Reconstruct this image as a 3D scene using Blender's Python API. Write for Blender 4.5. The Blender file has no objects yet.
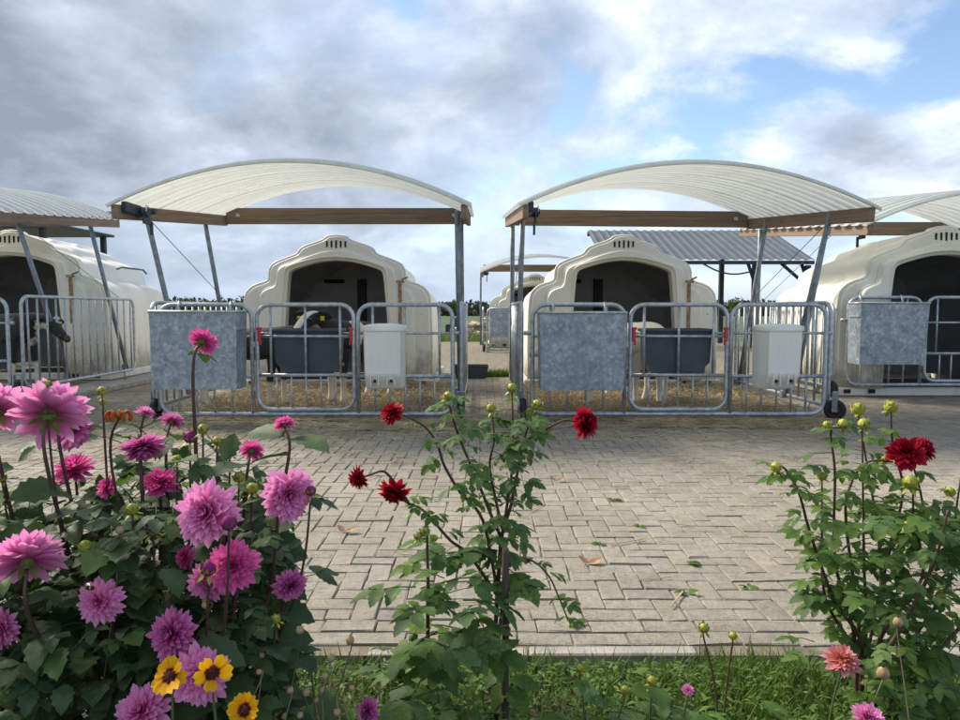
import bpy, bmesh, math, random
from mathutils import Vector, Matrix, noise

random.seed(7)
R = math.radians
scene = bpy.context.scene
COL = scene.collection

# ------------------------------------------------------------------ camera
CAM_H, F, HORIZON = 1.05, 720.0, 310.0           # metres, focal length and horizon in 960x720 px
PITCH = math.atan((360 - HORIZON) / F)
cam_data = bpy.data.cameras.new('camera')
cam_data.sensor_width = 36.0
cam_data.lens = 36.0 * F / 960.0
cam_data.clip_start = 0.05
cam_data.clip_end = 3000
cam = bpy.data.objects.new('camera', cam_data)
cam.location = (0, 0, CAM_H)
cam.rotation_euler = (math.pi / 2 - PITCH, 0, 0)
COL.objects.link(cam)
scene.camera = cam

# ------------------------------------------------------------------ world: sky with clouds
SUN_EL, SUN_AZ = R(40), R(-58)                    # azimuth measured from +Y, negative = left
SUN_DIR = Vector((math.sin(SUN_AZ) * math.cos(SUN_EL), math.cos(SUN_AZ) * math.cos(SUN_EL), math.sin(SUN_EL)))
world = bpy.data.worlds.new('World')
scene.world = world
world.use_nodes = True
WT = world.node_tree
WT.nodes.clear()


def math_node(tree, op, a, b=None, c=None, clamp=False):
    n = tree.nodes.new('ShaderNodeMath')
    n.operation = op
    n.use_clamp = clamp
    for i, x in enumerate((a, b, c)):
        if x is None:
            continue
        if isinstance(x, (int, float)):
            n.inputs[i].default_value = x
        else:
            tree.links.new(x, n.inputs[i])
    return n.outputs[0]


def mix_rgb(tree, fac, a, b, mode='MIX'):
    n = tree.nodes.new('ShaderNodeMix')
    n.data_type = 'RGBA'
    n.blend_type = mode
    for sock, x in ((n.inputs[0], fac), (n.inputs[6], a), (n.inputs[7], b)):
        if isinstance(x, (int, float)):
            sock.default_value = x
        elif isinstance(x, tuple):
            sock.default_value = x if len(x) == 4 else (*x, 1)
        else:
            tree.links.new(x, sock)
    return n.outputs[2]


def ramp(tree, fac, stops, interp='LINEAR'):
    n = tree.nodes.new('ShaderNodeValToRGB')
    n.color_ramp.interpolation = interp
    e = n.color_ramp.elements
    while len(e) < len(stops):
        e.new(0.5)
    for i, (p, c) in enumerate(stops):
        e[i].position = p
        if isinstance(c, (int, float)):
            c = (c, c, c)
        e[i].color = (*c, 1)
    tree.links.new(fac, n.inputs[0])
    return n.outputs[0]


def build_world():
    t = WT
    out = t.nodes.new('ShaderNodeOutputWorld')
    bg = t.nodes.new('ShaderNodeBackground')
    bg.inputs['Strength'].default_value = 0.1
    t.links.new(bg.outputs[0], out.inputs[0])
    sky = t.nodes.new('ShaderNodeTexSky')
    sky.sky_type = 'NISHITA'
    sky.sun_disc = False
    sky.sun_elevation = SUN_EL
    sky.sun_rotation = SUN_AZ
    sky.air_density = 1.0
    sky.dust_density = 0.3
    sky.ozone_density = 1.5
    tc = t.nodes.new('ShaderNodeTexCoord')
    sep = t.nodes.new('ShaderNodeSeparateXYZ')
    t.links.new(tc.outputs['Generated'], sep.inputs[0])
    x, y, z = sep.outputs
    zc = math_node(t, 'ADD', math_node(t, 'MAXIMUM', z, 0.0), 0.42)
    px = math_node(t, 'DIVIDE', x, zc)
    py = math_node(t, 'DIVIDE', y, zc)
    comb = t.nodes.new('ShaderNodeCombineXYZ')
    t.links.new(px, comb.inputs[0]); t.links.new(py, comb.inputs[1])

    def fbm(scale, detail, rough, off, dist=0.0):
        mp = t.nodes.new('ShaderNodeMapping')
        mp.inputs['Location'].default_value = off
        t.links.new(comb.outputs[0], mp.inputs[0])
        n = t.nodes.new('ShaderNodeTexNoise')
        n.inputs['Scale'].default_value = scale
        n.inputs['Detail'].default_value = detail
        n.inputs['Roughness'].default_value = rough
        n.inputs['Distortion'].default_value = dist
        t.links.new(mp.outputs[0], n.inputs['Vector'])
        return n.outputs['Fac']
    big = fbm(0.8, 2, 0.5, SKY_OFF[0])
    o1 = SKY_OFF[1]
    mid = fbm(2.1, 10, 0.57, o1, 0.2)
    sx, sy = SUN_DIR.x * 0.16, SUN_DIR.y * 0.16
    mid_s = fbm(2.1, 10, 0.57, (o1[0] + sx, o1[1] + sy, o1[2]), 0.2)
    fine = fbm(4.2, 8, 0.6, SKY_OFF[2], 0.3)
    # the deck thins out from left to right as in the photograph
    side = math_node(t, 'MULTIPLY', x, -0.22)
    dens = math_node(t, 'ADD', math_node(t, 'MULTIPLY', big, 0.45), math_node(t, 'MULTIPLY', mid, 0.85))
    dens = math_node(t, 'ADD', dens, math_node(t, 'MULTIPLY', fine, 0.15))
    dens = math_node(t, 'ADD', dens, side)
    for (gu, gv), power, amount in SKY_LOBES:        # where this deck is broken or heaped up
        g = Vector(((gu - 480) / 720, 1.0, (310 - gv) / 720)).normalized()
        dn = t.nodes.new('ShaderNodeVectorMath'); dn.operation = 'DOT_PRODUCT'
        t.links.new(tc.outputs['Generated'], dn.inputs[0])
        dn.inputs[1].default_value = g
        lobe = math_node(t, 'POWER', math_node(t, 'MAXIMUM', dn.outputs['Value'], 0.0), power)
        dens = math_node(t, 'ADD', dens, math_node(t, 'MULTIPLY', lobe, amount))
    mask = ramp(t, math_node(t, 'SUBTRACT', dens, 0.175), [(0.40, 0.0), (0.50, 0.8), (0.60, 1.0)], 'EASE')
    # sides of the billows that face the sun are white, thick parts away from it are grey
    lit = math_node(t, 'MULTIPLY', math_node(t, 'SUBTRACT', mid, mid_s), 2.8)
    shade = math_node(t, 'ADD', math_node(t, 'MULTIPLY', dens, 1.35), -0.50)
    shade = math_node(t, 'SUBTRACT', shade, lit)
    shade = math_node(t, 'ADD', shade, math_node(t, 'MULTIPLY', x, -0.20))
    shade = math_node(t, 'SUBTRACT', shade, math_node(t, 'MULTIPLY', math_node(t, 'SUBTRACT', fine, 0.5), 0.75))
    ccol = ramp(t, shade, [(0.0, (0.84, 0.87, 0.92)), (0.22, (0.62, 0.69, 0.81)), (0.52, (0.43, 0.495, 0.60)), (1.0, (0.24, 0.285, 0.345))])
    # brighter around the veiled sun
    nrm = t.nodes.new('ShaderNodeVectorMath'); nrm.operation = 'DOT_PRODUCT'
    t.links.new(tc.outputs['Generated'], nrm.inputs[0])
    nrm.inputs[1].default_value = SUN_DIR
    glow = math_node(t, 'POWER', math_node(t, 'MAXIMUM', nrm.outputs['Value'], 0.0), 40.0)
    gain = math_node(t, 'ADD', 1.0, math_node(t, 'MULTIPLY', glow, 0.9))
    sc = t.nodes.new('ShaderNodeVectorMath'); sc.operation = 'SCALE'
    t.links.new(ccol, sc.inputs[0])
    t.links.new(math_node(t, 'MULTIPLY', gain, CLOUD_GAIN), sc.inputs['Scale'])
    res = mix_rgb(t, mask, sky.outputs[0], sc.outputs[0])
    air = ramp(t, math_node(t, 'MAXIMUM', z, 0.0), [(0.0, 0.85), (0.05, 0.40), (0.16, 0.0)], 'EASE')
    res = mix_rgb(t, air, res, tuple(c * 5.8 for c in (0.50, 0.62, 0.78)))
    t.links.new(res, bg.inputs['Color'])


SKY_OFF = [(4.759, 10.885, 3.33), (12.078, 12.514, 0.59), (0.263, 16.749, 2.334)]
SKY_LOBES = [((950, 150), 60, -0.05), ((720, 155), 200, -0.10), ((790, 30), 26, 0.04), ((780, 25), 700, -0.06), ((420, 45), 300, -0.08), ((862, 150), 1100, 0.14), ((150, 90), 8, 0.04)]
CLOUD_GAIN = 6.7
build_world()

sun_data = bpy.data.lights.new('sun', 'SUN')
sun_data.energy = 3.3
sun_data.angle = R(20)
sun_data.color = (1.0, 0.90, 0.76)
sun = bpy.data.objects.new('sun', sun_data)
sun.rotation_euler = (-SUN_DIR).to_track_quat('-Z', 'Y').to_euler()
sun.location = (-8, 8, 12)
COL.objects.link(sun)

vs = scene.view_settings
vs.view_transform = 'Standard'
vs.look = 'None'
vs.exposure = 1.05
vs.gamma = 1.0
vs.use_curve_mapping = False
scene.cycles.use_denoising = True
scene.cycles.max_bounces = 8
scene.cycles.transparent_max_bounces = 8


# ------------------------------------------------------------------ helpers
def ray(u, v):
    a, b = (u - 480) / F, (360 - v) / F
    return Vector((a, math.cos(PITCH) + b * math.sin(PITCH), -math.sin(PITCH) + b * math.cos(PITCH)))


def P(u, v, Y):
    d = ray(u, v)
    return Vector((0, 0, CAM_H)) + d * (Y / d.y)


class MB:
    def __init__(self):
        self.v, self.f, self.s, self.a = [], [], [], []

    def add(self, verts, faces, smooth=False, attr=None):
        o = len(self.v)
        self.v += [tuple(p) for p in verts]
        self.a += attr if attr else [0.0] * len(verts)
        self.f += [tuple(i + o for i in fc) for fc in faces]
        self.s += [smooth] * len(faces)
        return self

    def box(self, c, s, ch=0.0, M=None):
        x, y, z = s[0] / 2, s[1] / 2, s[2] / 2
        if ch <= 0:
            vs_ = [(sx * x, sy * y, sz * z) for sx in (-1, 1) for sy in (-1, 1) for sz in (-1, 1)]
            fs = [(0, 1, 3, 2), (4, 6, 7, 5), (0, 4, 5, 1), (2, 3, 7, 6), (0, 2, 6, 4), (1, 5, 7, 3)]
        else:
            vs_, idx = [], {}
            for sx in (-1, 1):
                for sy in (-1, 1):
                    for sz in (-1, 1):
                        for ax in range(3):
                            p = [sx * (x - ch), sy * (y - ch), sz * (z - ch)]
                            p[ax] = (sx * x, sy * y, sz * z)[ax]
                            idx[(sx, sy, sz, ax)] = len(vs_)
                            vs_.append(tuple(p))
            fs = []
            for ax in range(3):
                o = [i for i in range(3) if i != ax]
                for sg in (-1, 1):
                    q = []
                    for a, b in ((-1, -1), (1, -1), (1, 1), (-1, 1)):
                        k = [0, 0, 0]; k[ax] = sg; k[o[0]] = a; k[o[1]] = b
                        q.append(idx[(*k, ax)])
                    fs.append(tuple(q))
            for ax in range(3):
                o = [i for i in range(3) if i != ax]
                for a in (-1, 1):
                    for b in (-1, 1):
                        q = []
                        for sg, axx in ((-1, o[0]), (1, o[0]), (1, o[1]), (-1, o[1])):
                            k = [0, 0, 0]; k[ax] = sg; k[o[0]] = a; k[o[1]] = b
                            q.append(idx[(*k, axx)])
                        fs.append(tuple(q))
            for sx in (-1, 1):
                for sy in (-1, 1):
                    for sz in (-1, 1):
                        fs.append(tuple(idx[(sx, sy, sz, ax)] for ax in range(3)))
        vs2 = []
        for p in vs_:
            q = Vector(p)
            if M is not None:
                q = M @ q
            vs2.append(q + Vector(c))
        self.add(vs2, fs)
        return self

    def tube(self, pts, r, n=8, closed=False, cap=True):
        pts = [Vector(p) for p in pts]
        m = len(pts)
        rr = r if isinstance(r, (list, tuple)) else [r] * m
        tang = []
        for i in range(m):
            a = pts[(i - 1) % m] if (closed or i > 0) else pts[i]
            b = pts[(i + 1) % m] if (closed or i < m - 1) else pts[i]
            d = b - a
            tang.append(d.normalized() if d.length > 1e-9 else Vector((0, 0, 1)))
        ref = Vector((0, 0, 1)) if abs(tang[0].z) < 0.9 else Vector((1, 0, 0))
        nrm = (ref - tang[0] * ref.dot(tang[0])).normalized()
        vs_, fs = [], []
        for i in range(m):
            nrm = nrm - tang[i] * nrm.dot(tang[i])
            if nrm.length < 1e-6:
                nrm = Vector((1, 0, 0)) if abs(tang[i].x) < 0.9 else Vector((0, 1, 0))
            nrm.normalize()
            bn = tang[i].cross(nrm)
            for k in range(n):
                a = 2 * math.pi * k / n
                vs_.append(pts[i] + (nrm * math.cos(a) + bn * math.sin(a)) * rr[i])
        for i in range(m if closed else m - 1):
            j = (i + 1) % m
            for k in range(n):
                k2 = (k + 1) % n
                fs.append((i * n + k, i * n + k2, j * n + k2, j * n + k))
        self.add(vs_, fs, True)
        if cap and not closed:
            o = len(self.v) - len(vs_)
            self.f.append(tuple(o + k for k in reversed(range(n)))); self.s.append(False)
            self.f.append(tuple(o + (m - 1) * n + k for k in range(n))); self.s.append(False)
        return self

    def lathe(self, prof, n=20, axis='Z', c=(0, 0, 0)):
        vs_, fs = [], []
        m = len(prof)
        for r, h in prof:
            for k in range(n):
                a = 2 * math.pi * k / n
                p = (r * math.cos(a), r * math.sin(a), h)
                if axis == 'X':
                    p = (p[2], p[0], p[1])
                elif axis == 'Y':
                    p = (p[0], p[2], p[1])
                vs_.append((p[0] + c[0], p[1] + c[1], p[2] + c[2]))
        for i in range(m - 1):
            for k in range(n):
                k2 = (k + 1) % n
                fs.append((i * n + k, i * n + k2, (i + 1) * n + k2, (i + 1) * n + k))
        self.add(vs_, fs, True)
        return self

    def grid(self, rows, smooth=True, closed=False):
        m, n = len(rows), len(rows[0])
        fs = []
        for i in range(m - 1):
            for k in range(n if closed else n - 1):
                k2 = (k + 1) % n
                fs.append((i * n + k, i * n + k2, (i + 1) * n + k2, (i + 1) * n + k))
        self.add([p for r_ in rows for p in r_], fs, smooth)
        return self

    def mesh(self, name, mat=None, fix=True):
        me = bpy.data.meshes.new(name)
        me.from_pydata(self.v, [], self.f)
        me.polygons.foreach_set('use_smooth', self.s)
        if any(self.a):
            at = me.attributes.new('a', 'FLOAT', 'POINT')
            at.data.foreach_set('value', self.a)
        if mat:
            me.materials.append(mat)
        me.update()
        if fix and len(self.f) < 40000:
            bm = bmesh.new(); bm.from_mesh(me)
            bmesh.ops.recalc_face_normals(bm, faces=bm.faces)
            bm.to_mesh(me); bm.free()
        return me

    def build(self, name, mat, parent=None, loc=None, fix=True):
        return put(name, self.mesh(name, mat, fix), parent, loc)


def put(name, me, parent=None, loc=None, rot=None, scale=None):
    o = bpy.data.objects.new(name, me)
    COL.objects.link(o)
    if parent:
        o.parent = parent
    if loc is not None:
        o.location = loc
    if rot is not None:
        if hasattr(rot, 'to_euler') and not isinstance(rot, tuple):
            o.rotation_euler = rot.to_euler()
        else:
            o.rotation_euler = rot
    if scale is not None:
        o.scale = (scale,) * 3 if isinstance(scale, (int, float)) else scale
    return o


def tag(o, label=None, cat=None, group=None, kind=None):
    if label: o['label'] = label
    if cat: o['category'] = cat
    if group: o['group'] = group
    if kind: o['kind'] = kind
    return o


def thing(name, label, cat, loc=(0, 0, 0), rz=0.0, group=None):
    o = bpy.data.objects.new(name, None)
    COL.objects.link(o)
    o.empty_display_size = 0.1
    o.location = loc
    o.rotation_euler = (0, 0, rz)
    return tag(o, label, cat, group)


def copy_tree(o, parent=None):
    c = o.copy()
    COL.objects.link(c)
    c.parent = parent
    for ch in [q for q in o.children]:
        copy_tree(ch, c)
    return c


def clone(o, label, loc, rz=0.0):
    c = copy_tree(o)
    c['label'] = label
    c.location = loc
    c.rotation_euler = (0, 0, rz)
    return c


def arc(cx, cz, r, a0, a1, n=6):
    return [(cx + r * math.cos(R(a0 + (a1 - a0) * i / n)), cz + r * math.sin(R(a0 + (a1 - a0) * i / n))) for i in range(n + 1)]


def chaikin(pts, it=2):
    for _ in range(it):
        q = [pts[0]]
        for a, b in zip(pts, pts[1:]):
            q.append(tuple(a[k] * .75 + b[k] * .25 for k in range(len(a))))
            q.append(tuple(a[k] * .25 + b[k] * .75 for k in range(len(a))))
        q.append(pts[-1])
        pts = q
    return pts


def spline(pts, n=8):
    pts = [Vector(p) for p in pts]
    out = []
    for i in range(len(pts) - 1):
        p0 = pts[max(i - 1, 0)]; p1 = pts[i]; p2 = pts[i + 1]; p3 = pts[min(i + 2, len(pts) - 1)]
        for k in range(n):
            t = k / n
            out.append(0.5 * ((2 * p1) + (p2 - p0) * t + (2 * p0 - 5 * p1 + 4 * p2 - p3) * t * t + (3 * p1 - p0 - 3 * p2 + p3) * t ** 3))
    out.append(pts[-1])
    return out


def lerp(a, b, t):
    return a + (b - a) * t


# ------------------------------------------------------------------ materials
def base_mat(name):
    m = bpy.data.materials.new(name)
    m.use_nodes = True
    t = m.node_tree
    return m, t, t.nodes['Principled BSDF'], t.nodes['Material Output']


def noise_fac(t, scale, detail=4, rough=0.55, coord='Object', stretch=None, off=None):
    tc = t.nodes.new('ShaderNodeTexCoord')
    src = tc.outputs[coord]
    if coord == 'World':
        pass
    if stretch or off is not None:
        mp = t.nodes.new('ShaderNodeMapping')
        if stretch: mp.inputs['Scale'].default_value = stretch
        if off: mp.inputs['Location'].default_value = off
        t.links.new(src, mp.inputs[0]); src = mp.outputs[0]
    n = t.nodes.new('ShaderNodeTexNoise')
    n.inputs['Scale'].default_value = scale
    n.inputs['Detail'].default_value = detail
    n.inputs['Roughness'].default_value = rough
    t.links.new(src, n.inputs['Vector'])
    return n.outputs['Fac']


def bump(t, bsdf, h, strength=0.3, dist=0.01):
    b = t.nodes.new('ShaderNodeBump')
    b.inputs['Strength'].default_value = strength
    b.inputs['Distance'].default_value = dist
    t.links.new(h, b.inputs['Height'])
    t.links.new(b.outputs[0], bsdf.inputs['Normal'])


def simple(name, c1, c2, rough=0.6, metal=0.0, scale=8, bumpk=0.0, bscale=None, stretch=None, lo=0.35, hi=0.65, spec=None):
    m, t, b, o = base_mat(name)
    f = noise_fac(t, scale, 6, 0.6, stretch=stretch)
    t.links.new(ramp(t, f, [(lo, c1), (hi, c2)]), b.inputs['Base Color'])
    b.inputs['Roughness'].default_value = rough
    b.inputs['Metallic'].default_value = metal
    if spec is not None:
        b.inputs['Specular IOR Level'].default_value = spec
    if bumpk:
        bump(t, b, noise_fac(t, bscale or scale * 4, 6, 0.6, stretch=stretch), bumpk, 0.01)
    return m


M = {}
M['galv'] = simple('galvanised_tube', (0.30, 0.335, 0.37), (0.52, 0.56, 0.60), 0.42, 0.55, 22, 0.12, 60)
M['galv_dark'] = simple('weathered_galvanised_post', (0.17, 0.20, 0.235), (0.30, 0.34, 0.38), 0.5, 0.35, 14, 0.1, 60)


def own_noise(t, scale, detail, rough, stretch):
    """noise in object space, shifted per object so that no two copies share their stains"""
    tc = t.nodes.new('ShaderNodeTexCoord')
    info = t.nodes.new('ShaderNodeObjectInfo')
    off = t.nodes.new('ShaderNodeVectorMath'); off.operation = 'SCALE'
    off.inputs[0].default_value = (37.0, 53.0, 71.0)
    t.links.new(info.outputs['Random'], off.inputs['Scale'])
    add = t.nodes.new('ShaderNodeVectorMath'); add.operation = 'ADD'
    t.links.new(tc.outputs['Object'], add.inputs[0]); t.links.new(off.outputs[0], add.inputs[1])
    mp = t.nodes.new('ShaderNodeMapping'); mp.inputs['Scale'].default_value = stretch
    t.links.new(add.outputs[0], mp.inputs[0])
    n = t.nodes.new('ShaderNodeTexNoise')
    n.inputs['Scale'].default_value = scale
    n.inputs['Detail'].default_value = detail
    n.inputs['Roughness'].default_value = rough
    t.links.new(mp.outputs[0], n.inputs['Vector'])
    return n.outputs['Fac']


def plastic(name, clean, dirty, dirt_lo=0.5, dirt_hi=0.8, rough=0.42, mud=False):
    m, t, b, o = base_mat(name)
    f = own_noise(t, 1.6, 8, 0.65, (1, 1, 0.45))
    f2 = own_noise(t, 11, 6, 0.7, (1.5, 1.5, 0.25))
    col = mix_rgb(t, ramp(t, f, [(dirt_lo, 0.0), (dirt_hi, 0.8)]), clean, dirty)
    col = mix_rgb(t, ramp(t, f2, [(0.56, 0.0), (0.78, 0.45)]), col, dirty)
    if mud:                                          # splashed dirt along the foot of the walls
        tc = t.nodes.new('ShaderNodeTexCoord')
        sp = t.nodes.new('ShaderNodeSeparateXYZ'); t.links.new(tc.outputs['Object'], sp.inputs[0])
        sm = own_noise(t, 5, 8, 0.75, (1, 1, 0.6))
        hz = math_node(t, 'ADD', sp.outputs[2], math_node(t, 'MULTIPLY', math_node(t, 'SUBTRACT', 0.5, sm), 1.5))
        col = mix_rgb(t, ramp(t, hz, [(0.12, 0.75), (0.5, 0.0)]), col, (0.26, 0.21, 0.13))
        sc_ = own_noise(t, 3, 9, 0.8, (6, 6, 0.5))
        col = mix_rgb(t, ramp(t, sc_, [(0.60, 0.0), (0.74, 0.5)]), col, (0.34, 0.33, 0.24))
    t.links.new(col, b.inputs['Base Color'])
    b.inputs['Roughness'].default_value = rough
    bump(t, b, f2, 0.08, 0.01)
    return m


def zinc():
    m, t, b, o = base_mat('spangled_zinc_sheet')
    tc = t.nodes.new('ShaderNodeTexCoord')
    v = t.nodes.new('ShaderNodeTexVoronoi')
    v.inputs['Scale'].default_value = 34
    v.inputs['Randomness'].default_value = 1
    t.links.new(tc.outputs['Object'], v.inputs['Vector'])
    sepc = t.nodes.new('ShaderNodeSeparateColor'); t.links.new(v.outputs['Color'], sepc.inputs[0])
    cell = ramp(t, sepc.outputs[0], [(0.0, (0.17, 0.215, 0.26)), (0.6, (0.28, 0.335, 0.39)), (1.0, (0.50, 0.56, 0.61))])
    f = own_noise(t, 8, 7, 0.66, (1, 1, 1))
    col = mix_rgb(t, 0.55, cell, ramp(t, f, [(0.36, (0.19, 0.235, 0.28)), (0.52, (0.30, 0.35, 0.40)), (0.66, (0.52, 0.57, 0.61))]))
    st = own_noise(t, 5, 5, 0.65, (9, 9, 0.6))
    col = mix_rgb(t, ramp(t, st, [(0.52, 0.0), (0.75, 0.35)]), col, (0.17, 0.20, 0.23))
    t.links.new(col, b.inputs['Base Color'])
    b.inputs['Metallic'].default_value = 0.35
    b.inputs['Roughness'].default_value = 0.5
    bump(t, b, f, 0.08, 0.01)
    return m


M['zinc'] = zinc()


M['hutch'] = plastic('cream_hutch_plastic', (0.78, 0.76, 0.68), (0.58, 0.54, 0.44), rough=0.5, mud=True)
M['hutch_in'] = simple('shade_grey_hutch_inside', (0.33, 0.34, 0.355), (0.44, 0.445, 0.45), 0.75, 0, 3)  # white plastic inside; the dimness of the interior is put into this grey
M['white_pl'] = plastic('white_feeder_plastic', (0.80, 0.79, 0.73), (0.52, 0.49, 0.42), 0.55, 0.85, 0.35)
M['base_pl'] = plastic('pale_base_plastic', (0.70, 0.68, 0.62), (0.36, 0.32, 0.25), 0.42, 0.7)
M['slot'] = simple('black_slot', (0.012, 0.012, 0.012), (0.02, 0.02, 0.02), 0.9)
M['navy'] = simple('dark_slate_plastic', (0.024, 0.036, 0.052), (0.042, 0.058, 0.078), 0.42, 0, 5, 0.06, 30)
M['red_pl'] = simple('red_clip_plastic', (0.45, 0.02, 0.03), (0.6, 0.04, 0.05), 0.4)
M['rubber'] = simple('black_rubber', (0.012, 0.013, 0.015), (0.03, 0.03, 0.032), 0.75, 0, 20, 0.2, 60)
M['rim'] = simple('dusty_red_rim', (0.05, 0.018, 0.018), (0.10, 0.035, 0.035), 0.6)
M['strap'] = simple('blue_black_hardware', (0.015, 0.024, 0.045), (0.03, 0.05, 0.09), 0.5, 0.1, 30)
M['wire'] = simple('steel_wire', (0.08, 0.09, 0.10), (0.16, 0.17, 0.18), 0.5, 0.6)
M['rust'] = simple('rusty_bracket', (0.22, 0.10, 0.045), (0.45, 0.33, 0.20), 0.85, 0, 25, 0.3)
M['bolt'] = simple('pale_zinc_bolt', (0.55, 0.57, 0.6), (0.7, 0.72, 0.75), 0.4, 0.4)


def wood():
    m, t, b, o = base_mat('weathered_timber')
    f = noise_fac(t, 3.0, 8, 0.65, stretch=(0.6, 6, 14))
    f2 = noise_fac(t, 1.3, 4, 0.6)
    g = noise_fac(t, 7.0, 8, 0.7, stretch=(0.5, 9, 20))
    col = ramp(t, f, [(0.3, (0.14, 0.092, 0.064)), (0.5, (0.235, 0.165, 0.118)), (0.7, (0.33, 0.245, 0.18))])
    col = mix_rgb(t, ramp(t, f2, [(0.45, 0.0), (0.7, 0.5)]), col, (0.20, 0.17, 0.145))
    t.links.new(col, b.inputs['Base Color'])
    b.inputs['Roughness'].default_value = 0.85
    bump(t, b, g, 0.3, 0.01)
    return m


M['wood'] = wood()
M['stake'] = simple('dark_stake_wood', (0.05, 0.036, 0.026), (0.12, 0.088, 0.06), 0.9, 0, 6, 0.5, 20, stretch=(6, 6, 0.7))


def roof_mat():
    m, t, b, o = base_mat('translucent_cream_roof_sheet')
    f = noise_fac(t, 1.1, 6, 0.6, stretch=(0.4, 2.5, 1))
    f2 = noise_fac(t, 6, 8, 0.7)
    col = mix_rgb(t, ramp(t, f, [(0.4, 0.0), (0.75, 0.7)]), (0.80, 0.82, 0.80), (0.68, 0.69, 0.64))
    col = mix_rgb(t, ramp(t, f2, [(0.52, 0.0), (0.76, 0.55)]), col, (0.46, 0.46, 0.39))
    t.links.new(col, b.inputs['Base Color'])
    b.inputs['Roughness'].default_value = 0.4
    tr = t.nodes.new('ShaderNodeBsdfTranslucent')
    t.links.new(mix_rgb(t, 1.0, col, (0.93, 0.96, 0.95), 'MULTIPLY'), tr.inputs[0])
    mx = t.nodes.new('ShaderNodeMixShader'); mx.inputs[0].default_value = 0.37
    t.links.new(b.outputs[0], mx.inputs[1]); t.links.new(tr.outputs[0], mx.inputs[2])
    t.links.new(mx.outputs[0], o.inputs[0])
    return m


M['roof'] = roof_mat()
M['trim'] = simple('cream_sheet_edge', (0.70, 0.69, 0.62), (0.78, 0.77, 0.70), 0.45)
M['steelroof'] = simple('blue_grey_profiled_steel', (0.08, 0.10, 0.125), (0.105, 0.128, 0.155), 0.8, 0.0, 2)
M['steeldark'] = simple('dark_painted_steel', (0.02, 0.025, 0.032), (0.045, 0.05, 0.06), 0.6, 0.2, 6)


def brick_mat():
    m, t, b, o = base_mat('grey_concrete_paver')
    info = t.nodes.new('ShaderNodeObjectInfo')
    at = t.nodes.new('ShaderNodeAttribute'); at.attribute_name = 'a'
    rnd = math_node(t, 'FRACT', math_node(t, 'ADD', info.outputs['Random'], at.outputs['Fac']))
    geo = t.nodes.new('ShaderNodeNewGeometry')

    def wn(scale, detail=6, rough=0.65):
        n = t.nodes.new('ShaderNodeTexNoise')
        n.inputs['Scale'].default_value = scale
        n.inputs['Detail'].default_value = detail
        n.inputs['Roughness'].default_value = rough
        t.links.new(geo.outputs['Position'], n.inputs['Vector'])
        return n.outputs['Fac']
    col = ramp(t, rnd, [(0.0, (0.225, 0.20, 0.165)), (0.25, (0.30, 0.265, 0.21)), (0.5, (0.26, 0.24, 0.21)), (0.75, (0.35, 0.31, 0.24)), (1.0, (0.245, 0.23, 0.205))])
    f = wn(24, 9, 0.8)
    col = mix_rgb(t, ramp(t, f, [(0.42, 0.0), (0.62, 0.85)]), col, (0.49, 0.45, 0.365))
    f3 = wn(12, 6, 0.7)
    col = mix_rgb(t, ramp(t, f3, [(0.50, 0.0), (0.70, 0.5)]), col, (0.20, 0.185, 0.16))
    g = wn(95, 6, 0.8)
    col = mix_rgb(t, ramp(t, g, [(0.34, 0.85), (0.46, 0.0)]), col, (0.13, 0.12, 0.10))
    g2 = wn(120, 5, 0.8)
    col = mix_rgb(t, ramp(t, g2, [(0.54, 0.0), (0.66, 0.65)]), col, (0.56, 0.52, 0.43))
    big = wn(1.6, 7, 0.7)
    col = mix_rgb(t, ramp(t, big, [(0.42, 0.0), (0.70, 0.6)]), col, (0.20, 0.17, 0.125))
    # trodden straw dirt near the pens (a stain that follows the ground, strongest around the fences)
    sp = t.nodes.new('ShaderNodeSeparateXYZ'); t.links.new(geo.outputs['Position'], sp.inputs[0])
    yy = math_node(t, 'ADD', sp.outputs[1], math_node(t, 'MULTIPLY', wn(1.7, 5), 1.6))
    dirt = math_node(t, 'MULTIPLY', ramp(t, math_node(t, 'DIVIDE', yy, 20.0), [(0.325, 0.0), (0.375, 1.0), (0.49, 1.0), (0.6, 0.25)]), ramp(t, wn(5, 8, 0.7), [(0.36, 0.15), (0.62, 0.95)]))
    col = mix_rgb(t, math_node(t, 'MULTIPLY', dirt, 0.7), col, (0.135, 0.105, 0.07))
    t.links.new(col, b.inputs['Base Color'])
    b.inputs['Roughness'].default_value = 0.9
    b.inputs['Specular IOR Level'].default_value = 0.25
    bump(t, b, math_node(t, 'ADD', math_node(t, 'MULTIPLY', f, 2.0), g), 0.75, 0.007)
    return m


M['brick'] = brick_mat()
M['joint'] = simple('sandy_joint_dirt', (0.11, 0.10, 0.065), (0.24, 0.205, 0.15), 0.95, 0, 9, 0.5, 80)
M['kerb'] = simple('weathered_concrete_kerb', (0.25, 0.24, 0.21), (0.40, 0.375, 0.325), 0.92, 0, 7, 0.5, 90)
M['soil'] = simple('dark_garden_soil', (0.022, 0.016, 0.011), (0.06, 0.045, 0.032), 0.95, 0, 14, 0.9, 40)
M['field'] = simple('field_grass', (0.035, 0.062, 0.018), (0.085, 0.115, 0.038), 0.95, 0, 0.35)
M['straw'] = simple('golden_straw', (0.28, 0.215, 0.115), (0.52, 0.43, 0.26), 0.8, 0, 3)
M['bedding'] = simple('brown_straw_bedding', (0.10, 0.08, 0.055), (0.25, 0.195, 0.125), 0.95, 0, 26, 0.9, 60, stretch=(1, 2.5, 1))


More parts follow.
